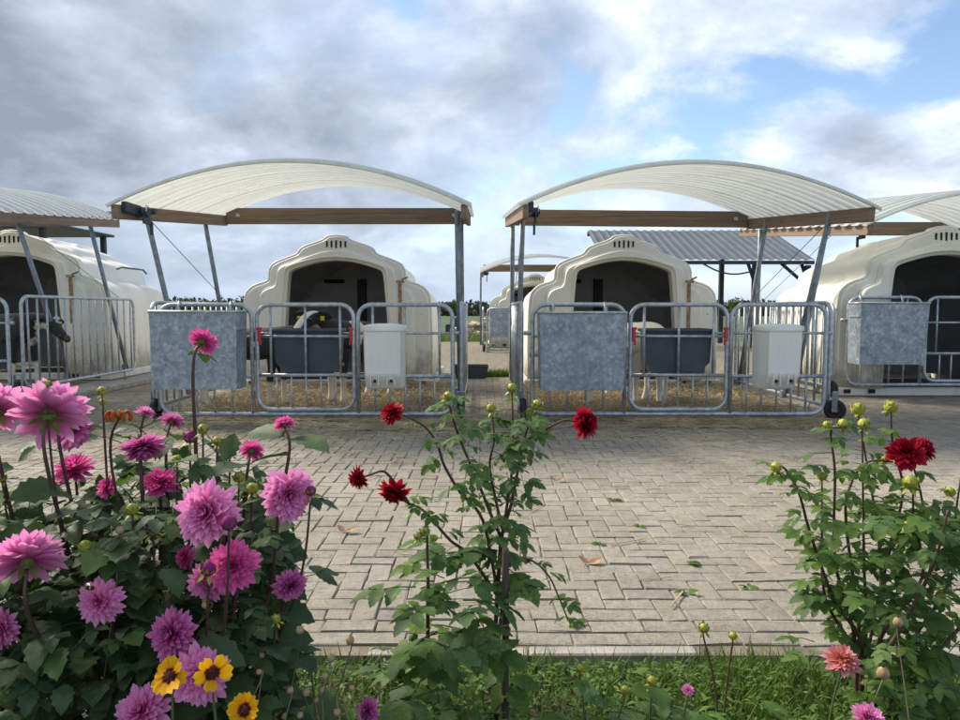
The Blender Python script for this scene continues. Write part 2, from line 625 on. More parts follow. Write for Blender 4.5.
def leaf_mat(name, c1, c2, c3, trans=0.3, rough=0.5):
    m, t, b, o = base_mat(name)
    info = t.nodes.new('ShaderNodeObjectInfo')
    at = t.nodes.new('ShaderNodeAttribute'); at.attribute_name = 'a'
    f = noise_fac(t, 9, 4, 0.6)
    r = math_node(t, 'FRACT', math_node(t, 'ADD', math_node(t, 'ADD', info.outputs['Random'], at.outputs['Fac']), math_node(t, 'MULTIPLY', f, 0.25)))
    col = ramp(t, r, [(0.0, c1), (0.5, c2), (1.0, c3)])
    blot = noise_fac(t, 26, 5, 0.65)
    col = mix_rgb(t, ramp(t, blot, [(0.45, 0.0), (0.75, 0.45)]), col, tuple(min(1, c * 1.7) for c in c3))
    t.links.new(col, b.inputs['Base Color'])
    b.inputs['Roughness'].default_value = rough
    b.inputs['Specular IOR Level'].default_value = 0.22
    tr = t.nodes.new('ShaderNodeBsdfTranslucent')
    t.links.new(mix_rgb(t, 1.0, col, (1.3, 1.35, 0.6), 'MULTIPLY'), tr.inputs[0])
    mx = t.nodes.new('ShaderNodeMixShader'); mx.inputs[0].default_value = trans
    t.links.new(b.outputs[0], mx.inputs[1]); t.links.new(tr.outputs[0], mx.inputs[2])
    t.links.new(mx.outputs[0], o.inputs[0])
    bump(t, b, noise_fac(t, 60, 3), 0.25, 0.004)
    return m


M['leaf_dark'] = leaf_mat('dark_dahlia_leaf', (0.034, 0.064, 0.032), (0.052, 0.090, 0.038), (0.080, 0.122, 0.046), 0.28)
M['leaf_mid'] = leaf_mat('green_dahlia_leaf', (0.062, 0.120, 0.042), (0.086, 0.155, 0.050), (0.120, 0.19, 0.060), 0.35)
M['leaf_lite'] = leaf_mat('fresh_dahlia_leaf', (0.062, 0.13, 0.028), (0.088, 0.165, 0.034), (0.125, 0.20, 0.045), 0.35)
M['grass'] = leaf_mat('verge_grass', (0.05, 0.10, 0.02), (0.085, 0.15, 0.03), (0.12, 0.16, 0.05), 0.35)
M['treeline'] = leaf_mat('far_hedge_leaf', (0.022, 0.034, 0.022), (0.035, 0.048, 0.028), (0.05, 0.066, 0.036), 0.1)
M['stem'] = simple('purple_brown_stem', (0.055, 0.026, 0.022), (0.105, 0.055, 0.035), 0.55, 0, 20)
M['stem_g'] = simple('green_brown_stem', (0.07, 0.085, 0.03), (0.13, 0.125, 0.05), 0.6, 0, 20)
M['dry'] = simple('dry_tan_stalk', (0.20, 0.165, 0.085), (0.33, 0.28, 0.16), 0.8, 0, 20)
M['bud'] = simple('yellow_green_bud', (0.22, 0.26, 0.035), (0.42, 0.40, 0.05), 0.5, 0, 60)
M['seed'] = simple('tan_seed_head', (0.24, 0.15, 0.075), (0.42, 0.29, 0.16), 0.7, 0, 60)


def petal_mat(name, stops, trans=0.35):
    m, t, b, o = base_mat(name)
    at = t.nodes.new('ShaderNodeAttribute'); at.attribute_name = 'a'
    f = noise_fac(t, 40, 3)
    k = math_node(t, 'ADD', at.outputs['Fac'], math_node(t, 'MULTIPLY', math_node(t, 'SUBTRACT', f, 0.5), 0.25))
    col = ramp(t, k, stops)
    t.links.new(col, b.inputs['Base Color'])
    b.inputs['Roughness'].default_value = 0.6
    b.inputs['Specular IOR Level'].default_value = 0.2
    tr = t.nodes.new('ShaderNodeBsdfTranslucent')
    t.links.new(col, tr.inputs[0])
    mx = t.nodes.new('ShaderNodeMixShader'); mx.inputs[0].default_value = trans
    t.links.new(b.outputs[0], mx.inputs[1]); t.links.new(tr.outputs[0], mx.inputs[2])
    t.links.new(mx.outputs[0], o.inputs[0])
    return m


M['pink'] = petal_mat('pink_petal', [(0.0, (0.55, 0.04, 0.27)), (0.4, (0.80, 0.20, 0.50)), (1.0, (0.91, 0.44, 0.72))])
M['magenta'] = petal_mat('magenta_petal', [(0.0, (0.50, 0.15, 0.12)), (0.3, (0.66, 0.05, 0.30)), (1.0, (0.86, 0.19, 0.50))])
M['mauve'] = petal_mat('mauve_petal', [(0.0, (0.33, 0.03, 0.20)), (0.5, (0.60, 0.11, 0.38)), (1.0, (0.76, 0.28, 0.56))])
M['red'] = petal_mat('crimson_petal', [(0.0, (0.13, 0.002, 0.010)), (0.5, (0.32, 0.004, 0.020)), (1.0, (0.52, 0.012, 0.040))])
M['peach'] = petal_mat('peach_pink_petal', [(0.0, (0.62, 0.22, 0.10)), (0.6, (0.70, 0.26, 0.20)), (1.0, (0.76, 0.36, 0.52))])
M['yellow'] = petal_mat('golden_petal', [(0.0, (0.14, 0.008, 0.006)), (0.2, (0.20, 0.012, 0.006)), (0.32, (0.80, 0.36, 0.005)), (1.0, (0.88, 0.52, 0.01))])
M['maroon'] = simple('maroon_flower_centre', (0.05, 0.006, 0.008), (0.13, 0.018, 0.015), 0.8, 0, 90, 0.6, 150)
M['orange'] = petal_mat('withered_orange_petal', [(0.0, (0.5, 0.14, 0.04)), (1.0, (0.65, 0.20, 0.07))])

# ================================================================== SETTING
KERB_Y = 2.14                                     # garden side of the paving


def sheet(name, x0, x1, y0, y1, z, mat, nx=1, ny=1, amp=0.0, kind='structure'):
    mb = MB()
    rows = []
    for j in range(ny + 1):
        rows.append([(lerp(x0, x1, i / nx), lerp(y0, y1, j / ny),
                      z + (amp * noise.noise(Vector((lerp(x0, x1, i / nx) * 6, lerp(y0, y1, j / ny) * 6, 0))) if amp else 0)) for i in range(nx + 1)])
    mb.grid(rows)
    return tag(mb.build(name, mat), kind=kind)


sheet('ground', -1500, 1500, -300, 2400, -0.14, M['field'])
sheet('soil', -4, 4, -1.5, KERB_Y - 0.002, -0.045, M['soil'], 90, 50, 0.03)
pavement = sheet('pavement', -16, 16, KERB_Y, 24.0, -0.0075, M['joint'])
# edge face of the paving bed
kerb_mb = MB()
kerb_mb.box((0, KERB_Y + 0.02, -0.075), (32, 0.03, 0.12))
kb = kerb_mb.build('bed_edge', M['joint'], pavement)

BL, BW, JOINT = 0.178, 0.089, 0.004


def brick_mesh(w, d, seed):
    rn = random.Random(seed)
    mb = MB()
    hx, hy = w / 2 - JOINT / 2, d / 2 - JOINT / 2
    def ring(ins, z, jit):
        return [(sx * (hx - ins) + rn.uniform(-jit, jit), sy * (hy - ins) + rn.uniform(-jit, jit), z + rn.uniform(-jit, jit) * .35) for sx, sy in ((-1, -1), (1, -1), (1, 1), (-1, 1))]
    r0, r1, r2 = ring(0, -0.03, 0), ring(0.0010, -0.0035, 0.0036), ring(0.0042, 0.0, 0.0036)
    mb.grid([r0, r1, r2], False, True)
    mb.add(r2, [(0, 1, 2, 3)])
    return mb


bm_h = [brick_mesh(BL, BW, i).mesh('brick', M['brick']) for i in range(10)]
bm_v = [brick_mesh(BW, BL, 40 + i).mesh('brick', M['brick']) for i in range(10)]
bricks = []
Y0 = KERB_Y + 0.06 + 2 * BW
nx0, nx1 = -92, 92
for j in range(0, 108):
    for i in range(nx0, nx1):
        k = (i - j) % 4
        cx, cy = i * BW, Y0 + j * BW
        if abs(cx) > 1.2 + cy * 0.72:
            continue
        if k == 0:
            bricks.append((cx + BW, cy + BW / 2, 'h'))
        elif k == 3 and j < 107:
            bricks.append((cx + BW / 2, cy + BW, 'v'))
        elif k == 2 and j == 0:
            bricks.append((cx + BW / 2, cy + BW / 2, 's'))
for row in range(2):                               # two courses laid along the edge
    for i in range(-24, 24):
        bricks.append((i * BL + (0.1 if row else 0.03), KERB_Y + 0.06 + BW * (row + .5), 'h'))


def shown(b):
    v = 310 + F * CAM_H / b[1]
    u = 480 + F * b[0] / b[1]
    if not (-25 < u < 985 and v < 740):
        return -1
    if u < 285 and v > 470:                        # behind the pink dahlias
        return 0.01 * b[1]
    return 10.0 / b[1]


bricks.sort(key=shown, reverse=True)
rb = random.Random(3)
far = MB()
sq = brick_mesh(BW, BW, 91).mesh('brick', M['brick'])
for n, (x, y, o) in enumerate(bricks):
    dz = rb.gauss(0, 0.0014) + 0.003 * noise.noise(Vector((x * 1.3, y * 1.3, 0)))
    rz = rb.gauss(0, 0.016)
    x += rb.uniform(-.0015, .0015); y += rb.uniform(-.0015, .0015)
    if n < 300:
        me = sq if o == 's' else rb.choice(bm_h if o == 'h' else bm_v)
        put('brick', me, pavement, (x, y, dz), (rb.gauss(0, .012), rb.gauss(0, .010), rz))
    else:
        w, d = (BL, BW) if o == 'h' else ((BW, BL) if o == 'v' else (BW, BW))
        hx, hy = w / 2 - JOINT / 2, d / 2 - JOINT / 2
        c, s = math.cos(rz), math.sin(rz)
        tx, ty = rb.uniform(-.015, .015), rb.uniform(-.015, .015)
        vv = []
        for ins, z in ((0, -0.02), (0.0005, -0.0045), (0.0055, 0.0)):
            for sx, sy in ((-1, -1), (1, -1), (1, 1), (-1, 1)):
                px, py = sx * (hx - ins) + rb.uniform(-.0015, .0015), sy * (hy - ins) + rb.uniform(-.0015, .0015)
                vv.append((x + px * c - py * s, y + px * s + py * c, dz + z + px * tx + py * ty))
        a = rb.random()
        far.add(vv, [(0, 1, 5, 4), (1, 2, 6, 5), (2, 3, 7, 6), (3, 0, 4, 7), (4, 5, 9, 8), (5, 6, 10, 9), (6, 7, 11, 10), (7, 4, 8, 11), (8, 9, 10, 11)], False, [a] * 12)
tag(far.build('bricks_beyond', M['brick'], pavement, fix=False), kind='stuff')
# kerb stones along the garden
kx = -3.2
while kx < 3.2:
    L = rb.uniform(0.42, 0.55)
    mb = MB().box((L / 2, 0, -0.045), (L - 0.006, 0.058, 0.09), 0.006)
    put('kerb_stone', mb.mesh('kerb_stone', M['kerb']), pavement, (kx, KERB_Y + 0.028 + rb.uniform(-.004, .004), -0.006 + rb.uniform(-.004, .004)), (0, 0, rb.uniform(-.008, .008)))
    kx += L


# straw ------------------------------------------------------------
def straw(name, areas, n, seed, zamp=0.02):
    rn = random.Random(seed)
    mb = MB()
    for _ in range(n):
        x0, x1, y0, y1, top = rn.choice(areas)
        x, y = rn.uniform(x0, x1), y0 + (y1 - y0) * rn.random()
        L = rn.uniform(0.05, 0.2); a = rn.gauss(0, 0.9); w = rn.uniform(0.0015, 0.0032)
        z0 = 0.006 + rn.random() * top; z1 = 0.006 + rn.random() * top
        dx, dy = math.cos(a) * L / 2, math.sin(a) * L / 2
        px, py = -math.sin(a) * w, math.cos(a) * w
        q = [(x - dx - px, y - dy - py, z0), (x + dx - px, y + dy - py, z1), (x + dx + px, y + dy + py, z1), (x - dx + px, y - dy + py, z0)]
        q2 = [(a_, b_, c_ + 0.003) for a_, b_, c_ in q]
        mb.add(q + q2, [(4, 5, 6, 7), (0, 1, 5, 4), (2, 3, 7, 6)])
    return tag(mb.build(name, M['straw'], fix=False), kind='stuff')


def bedding(x0, x1, y0, y1, seed):
    rn = random.Random(seed)
    nx, ny = 40, 36
    rows = []
    for j in range(ny + 1):
        row = []
        for i in range(nx + 1):
            x, y = lerp(x0, x1, i / nx), lerp(y0, y1, j / ny)
            e = min(i / nx, 1 - i / nx, j / ny, 1 - j / ny) * 6
            h = max(0, noise.noise(Vector((x * 2.1, y * 2.1, seed))) * .6 + noise.noise(Vector((x * 9, y * 9, seed))) * .35 + 0.5)
            row.append((x, y, -0.006 + min(1, e) * (0.012 + 0.045 * h)))
        rows.append(row)
    return MB().grid(rows)


# ================================================================== PENS
# ---- calf hutch -----------------------------------------------------------
def resample(path, n):
    pts = [Vector((p[0], p[1], 0)) for p in path]
    L = [0]
    for a, b in zip(pts, pts[1:]):
        L.append(L[-1] + (b - a).length)
    out, k = [], 0
    for i in range(n):
        s = L[-1] * i / (n - 1)
        while k < len(L) - 2 and L[k + 1] < s:
            k += 1
        t = (s - L[k]) / max(1e-9, L[k + 1] - L[k])
        p = pts[k].lerp(pts[k + 1], t)
        out.append((p.x, p.y))
    return out


def half_to_full(half, n=61, it=1):
    """right half from the base (x>0) up to the crown at x = 0, mirrored"""
    h = resample(chaikin(half, it), n)
    return h + [(-x, z) for x, z in reversed(h[:-1])]


OUT = [(1.285, 0.0), (1.29, 0.6), (1.275, 1.12), (1.24, 1.27), (1.13, 1.36), (0.97, 1.405), (0.93, 1.44), (0.925, 1.58), (0.87, 1.67), (0.66, 1.755), (0.53, 1.80), (0.50, 1.87), (0.44, 1.91), (0.17, 2.00), (0.145, 2.05), (0.0, 2.065)]
OUT2 = [(1.245, 0.0), (1.25, 0.6), (1.235, 1.10), (1.20, 1.235), (1.10, 1.325), (0.94, 1.37), (0.895, 1.42), (0.89, 1.56), (0.84, 1.64), (0.64, 1.725), (0.50, 1.775), (0.47, 1.84), (0.41, 1.88), (0.15, 1.97), (0.11, 2.02), (0.0, 2.035)]
MID = [(1.07, 0.0), (1.07, 0.6), (1.055, 1.14), (1.02, 1.27), (0.92, 1.32), (0.84, 1.345), (0.815, 1.42), (0.80, 1.56), (0.75, 1.625), (0.60, 1.68), (0.40, 1.765), (0.24, 1.82), (0.12, 1.845), (0.05, 1.85), (0.0, 1.85)]
MID2 = [(x - 0.022 if x > .05 else x, z - 0.024 if z > 0 else z) for x, z in MID]
LIP = [(0.78, 0.0), (0.75, 0.6), (0.72, 1.10), (0.69, 1.50), (0.67, 1.585), (0.60, 1.625), (0.40, 1.69), (0.20, 1.735), (0.0, 1.75)]
OPN = [(0.735, 0.0), (0.705, 0.6), (0.672, 1.10), (0.64, 1.48), (0.62, 1.545), (0.56, 1.58), (0.38, 1.64), (0.20, 1.685), (0.0, 1.70)]


def make_hutch(label, crown=True):
    t = thing('calf_hutch', label, 'calf hutch', group='cream calf hutches')
    prof = {k: half_to_full(p) for k, p in (('o', OUT), ('o2', OUT2), ('m', MID), ('m2', MID2), ('l', LIP), ('p', OPN))}
    zb = 0.10

    def sect(key, y, s=1.0, sz=None):
        sz = s if sz is None else sz
        return [(x * s, y, zb + z * sz * 0.9516) for x, z in prof[key]]
    mb = MB()
    rows = [sect('p', 0.10), sect('p', -0.06), sect('l', -0.095), sect('m2', -0.08), sect('m', -0.012), sect('o2', 0.0), sect('o', 0.045), sect('o', 0.15),
            sect('o', 0.16, 0.985), sect('o', 0.55, 0.985, .98), sect('o', 0.60, 0.965, .965), sect('o', 0.74, 0.965, .965), sect('o', 0.79, 0.985, .98), sect('o', 1.22, 0.985, .975),
            sect('o', 1.27, 0.965, .96), sect('o', 1.41, 0.965, .96), sect('o', 1.46, 0.985, .975), sect('o', 1.85, 0.98, .965), sect('o', 2.05, 0.95, .945), sect('o', 2.17, 0.9, .91), sect('o', 2.24, 0.82, .85), sect('o', 2.26, 0.7, .75)]
    for a_, b_ in zip(rows[:8], rows[1:8]):            # relief of the front: separate strips keep their edges
        mb.grid([a_, b_])
    mb.grid(rows[7:])
    last = rows[-1]
    mb.add(last, [tuple(range(len(last)))])
    mb.tube(sect('m', -0.022, 0.994), 0.017, 6)  # beads added along the front contours so the steps show highlight lines
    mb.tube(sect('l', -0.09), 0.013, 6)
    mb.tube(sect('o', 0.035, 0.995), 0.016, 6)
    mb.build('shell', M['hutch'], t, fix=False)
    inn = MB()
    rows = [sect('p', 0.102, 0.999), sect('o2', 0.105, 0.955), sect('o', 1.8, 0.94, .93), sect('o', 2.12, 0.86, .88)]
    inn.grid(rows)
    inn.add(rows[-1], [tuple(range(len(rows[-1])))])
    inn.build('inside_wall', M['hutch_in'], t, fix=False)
    # base frame
    bp = MB()
    bp.box((0, -0.012, 0.055), (2.68, 0.09, 0.10), 0.012)
    bp.box((-1.30, 1.12, 0.055), (0.07, 2.16, 0.10), 0.012)
    bp.box((1.30, 1.12, 0.055), (0.07, 2.16, 0.10), 0.012)
    bp.box((0, 2.24, 0.055), (2.68, 0.07, 0.10), 0.012)
    base = bp.build('base_frame', M['base_pl'], t)
    for x in (-1.16, -0.86, 0.86, 1.16):
        MB().box((x, -0.060, 0.062), (0.085, 0.012, 0.05), 0.003).build('latch_pocket', M['slot'], base)
    for k in range(5):
        x = (k - 2) * 0.062
        h = 0.105 - 0.012 * abs(k - 2)
        MB().box((x, 0.0, zb + 1.835), (0.024, 0.03, h), 0.004).build('vent_slot', M['slot'], t)
    # inside: centre seam post and rear vent
    for x, z in ((-1.15, .5), (-1.15, 1.0), (1.15, .5), (1.15, 1.0), (-.9, .35), (.9, .35)):
        MB().lathe([(0.001, -.022), (.014, -.018), (.018, 0), (.018, .01)], 8, 'Y', (x, -.0 if abs(x) > 1.1 else -.06, z)).build('bolt_head', M['bolt'], t)
    MB().box((0.0, 2.085, 1.05), (0.15, 0.03, 1.0), 0.01).build('inside_rib', M['steeldark'], t)
    MB().box((-0.45, 2.085, 1.52), (0.34, 0.03, 0.06), 0.01).build('rear_vent', M['slot'], t)
    # hinge strip on the right of the front
    hb = MB()
    hb.box((0.865, -0.095, zb + 1.0), (0.045, 0.03, 0.62), 0.006)
    hb.box((0.87, -0.105, zb + 1.33), (0.11, 0.03, 0.035), 0.006)
    hb.build('hinge_strip', M['rust'], t)
    MB().tube([(0.87, -0.09, zb + 1.30), (0.90, -0.1, zb + 1.36), (0.97, -0.08, zb + 1.39)], 0.012, 6).build('latch', M['wire'], t)
    return t


# ---- fences ---------------------------------------------------------------
def xz(path, y=0.0):
    return [(x, y, z) for x, z in path]


TR = 0.0205


def make_wheel(parent, loc, rz=0.0):
    n = put('wheel', None, parent, loc, (0, 0, rz))
    bpy.data.objects.remove(n)
    prof = [(0.050, -0.02), (0.084, -0.026), (0.097, -0.018), (0.100, 0.0), (0.097, 0.018), (0.084, 0.026), (0.050, 0.02)]
    me = MB().lathe(prof, 22, 'X').mesh('wheel', M['rubber'])
    w = put('wheel', me, parent, loc, (0, 0, rz))
    MB().lathe([(0.0, -0.012), (0.03, -0.03), (0.036, -0.012), (0.052, -0.014), (0.052, 0.014), (0.036, 0.012), (0.03, 0.03), (0.0, 0.012)], 18, 'X').build('rim', M['rim'], w)
    MB().box((-0.036, 0, 0.075), (0.006, 0.05, 0.19), 0.002).box((0.036, 0, 0.075), (0.006, 0.05, 0.19), 0.002).box((0, 0, 0.168), (0.078, 0.05, 0.008), 0.002).build('fork', M['galv_dark'], w)
    return w


def bar(parent, a, b, r=0.0105, mat='galv', name='bar'):
    return MB().tube([a, b], r, 8).build(name, M[mat], parent)


def make_front(label):
    """front fence: trough bay, swinging gate, feeder bay; origin at its left foot"""
    t = thing('front_fence', label, 'fence', group='galvanised front fences')
    r = 0.13
    T, B = 1.10, 0.055
    path = [(0.98, B + 0.01)] + arc(0.98 - r, T - r, r, 0, 90) + arc(0.10 + r, T - r, r, 90, 180) + arc(0.10 + r, B + r, r, 180, 270) \
        + arc(2.89 - r, B + r, r, 270, 360) + arc(2.89 - r, T - r, r, 0, 90) + arc(1.99 + r, T - r, r, 90, 180) + [(1.99, B + 0.01)]
    MB().tube(xz(path), TR, 10).build('frame', M['galv'], t)
    for x in (0.27, 0.44, 0.61, 0.78):
        bar(t, (x, 0, B), (x, 0, 0.42))
    for x in (0.27, 0.80):
        bar(t, (x, 0, 0.42), (x, 0, T), 0.0125)
    bar(t, (0.10, 0, 0.42), (0.98, 0, 0.42), 0.0165, name='rail')
    bar(t, (0.10, 0, 0.80), (0.98, 0, 0.80), 0.012, name='rail')
    for x in (2.13, 2.435, 2.765):
        bar(t, (x, 0, 0.42), (x, 0, T), 0.0125)
    bar(t, (1.99, 0, 0.83), (2.89, 0, 0.83), 0.0125, name='rail')
    bar(t, (1.99, 0, 0.42), (2.89, 0, 0.42), 0.018, name='rail')
    for x in (2.15, 2.29, 2.435, 2.575, 2.715):
        bar(t, (x, 0, B), (x, 0, 0.42))
    g = MB().tube(xz(arc(1.03 + r, T - r, r, 90, 180) + arc(1.03 + r, 0.10 + r, r, 180, 270) + arc(1.95 - r, 0.10 + r, r, 270, 360) + arc(1.95 - r, T - r, r, 0, 90), -0.004), TR, 10, closed=True).build('gate', M['galv'], t)
    for x in (1.16, 1.49, 1.82):
        bar(g, (x, -0.004, 0.43), (x, -0.004, T), 0.0125)
    for x in (1.21, 1.35, 1.49, 1.63, 1.77):
        bar(g, (x, -0.004, 0.10), (x, -0.004, 0.43))
    bar(g, (1.03, -0.004, 0.80), (1.95, -0.004, 0.80), 0.0135, name='rail')
    bar(g, (1.03, -0.004, 0.43), (1.95, -0.004, 0.43), 0.0175, name='rail')
    for z in (0.30, 0.72):
        MB().box((1.005, 0, z), (0.05, 0.03, 0.05), 0.005).build('hinge', M['galv'], t)
        MB().box((1.97, 0, z), (0.045, 0.02, 0.04), 0.005).build('catch', M['galv'], t)
    for x in (0.02, 2.95):
        MB().tube([(x, 0.02, 0.83), (0.10 if x < 1 else 2.89, 0.0, 0.83)], 0.02, 8).build('corner_pin', M['galv'], t)
    make_wheel(t, (2.965, 0.02, 0.100), R(8))
    make_wheel(t, (0.02, 0.06, 0.100), R(-6))
    return t


def make_side(label, L=2.6, n=14):
    """side fence running back from the front corner"""
    t = thing('side_fence', label, 'fence', group='galvanised side fences')
    r = 0.12
    T, B = 1.12, 0.12
    p = arc(0.06 + r, T - r, r, 90, 180) + arc(0.06 + r, B + r, r, 180, 270) + arc(L - r, B + r, r, 270, 360) + arc(L - r, T - r, r, 0, 90)
    MB().tube([(0, y, z) for y, z in p], 0.0195, 8, closed=True).build('frame', M['galv'], t)
    sh = MB().tube([(0, 0, B), (0, 0, T)], 0.0115, 7).mesh('bar', M['galv'])
    for k in range(n):
        y = lerp(0.17, L - 0.1, k / (n - 1))
        put('bar', sh, t, (0, y, 0))
    for y in (0.45, L - 0.3):
        bar(t, (0, y, 0.0), (0, y, B), 0.018, name='foot')
    return t


# ---- trough, bucket, feeder ------------------------------------------------
def make_trough(label, w=0.79, h=0.71, d=0.30):
    t = thing('hay_trough', label, 'trough', group='zinc troughs hung on the fences')
    mb = MB()
    def rect(ww, y0, y1, z):
        return [(-ww / 2, y0, z), (ww / 2, y0, z), (ww / 2, y1, z), (-ww / 2, y1, z)]
    wb = w * 0.955
    rows = [rect(wb - .02, -d * 0.88, -.01, 0.015), rect(w - .012, -d + .006, -.006, h - 0.003), rect(w, -d, 0, h), rect(wb, -d * 0.9, 0, 0), ]
    mb.grid(rows, False, True)
    mb.add(rows[0], [(0, 1, 2, 3)]); mb.add(rows[3], [(0, 1, 2, 3)])
    mb.build('tray', M['zinc'], t)
    q = [(-w / 2, -d, h), (w / 2, -d, h), (w / 2, 0, h), (-w / 2, 0, h)]
    MB().tube(q, 0.013, 6, closed=True).build('rolled_rim', M['galv'], t)
    for x in (-w * 0.31, w * 0.31):
        MB().tube([(x, -0.006, h - 0.06), (x, -0.006, h + 0.05), (x, 0.02, h + 0.09), (x, 0.06, h + 0.075)], 0.014, 6).build('hook', M['galv'], t)
    for x in (-w / 2 - .002, w / 2 + .002):
        MB().box((x, -d * .5, h * .78), (0.012, d * .8, 0.018), 0.002).build('side_strip', M['galv'], t)
    return t


def make_bucket(label):
    t = thing('feed_tub', label, 'feed tub', group='slate feed tubs on the gates')
    prof = [(0.32, 0.40), (0.305, 0.10), (0.262, 0.055), (0.255, -0.005), (0.13, -0.022), (0.0, -0.028)]
    full = prof + [(-x, z) for x, z in reversed(prof[:-1])]
    mb = MB()
    rows = []
    for y, s in ((0.0, 1.0), (0.03, 1.0), (0.26, 0.97), (0.30, 0.9)):
        rows.append([(x * s, y, 0.4 - (0.4 - z) * s) for x, z in full])
    mb.grid(rows, False)
    mb.add(rows[0], [tuple(range(len(full)))]); mb.add(rows[-1], [tuple(range(len(full)))])
    mb.build('tub', M['navy'], t)
    MB().box((0, 0.14, 0.405), (0.66, 0.33, 0.03), 0.008).build('rim', M['navy'], t)
    MB().box((0, 0.13, 0.404), (0.58, 0.25, 0.036), 0.006).build('feed_well', M['slot'], t)
    for x in (-0.44, 0.44):
        c = MB()
        c.box((x, -0.05, 0.365), (0.035, 0.035, 0.13), 0.008)
        c.box((x * 0.99, -0.055, 0.425), (0.05, 0.03, 0.025), 0.006)
        c.box((x * 0.97, -0.05, 0.29), (0.02, 0.025, 0.05), 0.006)
        c.build('clip', M['red_pl'], t)
        MB().tube([(x, -0.03, 0.38), (math.copysign(0.31, x), 0.02, 0.38)], 0.01, 6).build('hanger', M['galv'], t)
    return t


def make_feeder(label):
    t = thing('milk_feeder', label, 'milk feeder', group='white milk feeders on the fences')
    mb = MB()
    def sec(z, k, y0):
        return [(-0.195 * k, 0, z), (-0.195 * k, y0 * .45, z), (-0.165 * k, y0, z), (0.165 * k, y0, z), (0.195 * k, y0 * .45, z), (0.195 * k, 0, z)]
    rows = [sec(0.0, .90, -0.13), sec(0.015, .93, -0.15), sec(0.125, .965, -0.215), sec(0.145, .97, -0.22), sec(0.54, 1, -0.235), sec(0.55, .99, -0.23)]
    mb.grid(rows, False, True)
    mb.add(rows[0], [tuple(range(6))]); mb.add(rows[-1], [tuple(range(6))])
    body = mb.build('container', M['white_pl'], t)
    lid = MB()
    rows = []
    for k, z in ((1.04, 0.545), (1.045, 0.572), (1.0, 0.588), (0.7, 0.603), (0.3, 0.61)):
        rows.append([(x * k * 1.01, y * (k if k < 1 else 1.02) - (0.0 if k >= 1 else 0.115 * (1 - k)) * 1.0, z) for x, y, _ in sec(0, 1, -0.245)])
    lid.grid(rows, True, True); lid.add(rows[-1], [tuple(range(6))]); lid.add(rows[0], [tuple(range(6))])
    lid.build('lid', M['white_pl'], t)
    for x in (-0.075, 0.075):
        mbx = MB()
        mbx.box((x - 0.034, -0.205, 0.10), (0.010, 0.055, 0.12), 0.003).box((x + 0.034, -0.205, 0.10), (0.010, 0.055, 0.12), 0.003)
        mbx.build('teat_guard', M['white_pl'], t)
        MB().box((x, -0.197, 0.115), (0.056, 0.034, 0.085), 0.004).build('teat_recess', M['base_pl'], t)
        MB().lathe([(0.004, -0.03), (0.010, -0.022), (0.013, 0.0), (0.018, 0.004), (0.018, 0.012)], 10, 'Y', (x, -0.215, 0.085)).build('teat', M['rubber'], t)
    for x in (-0.14, 0.14):
        MB().tube([(x, 0.005, 0.40), (x, 0.03, 0.43), (x, 0.05, 0.40)], 0.010, 6).build('hook', M['galv'], t)
    return t


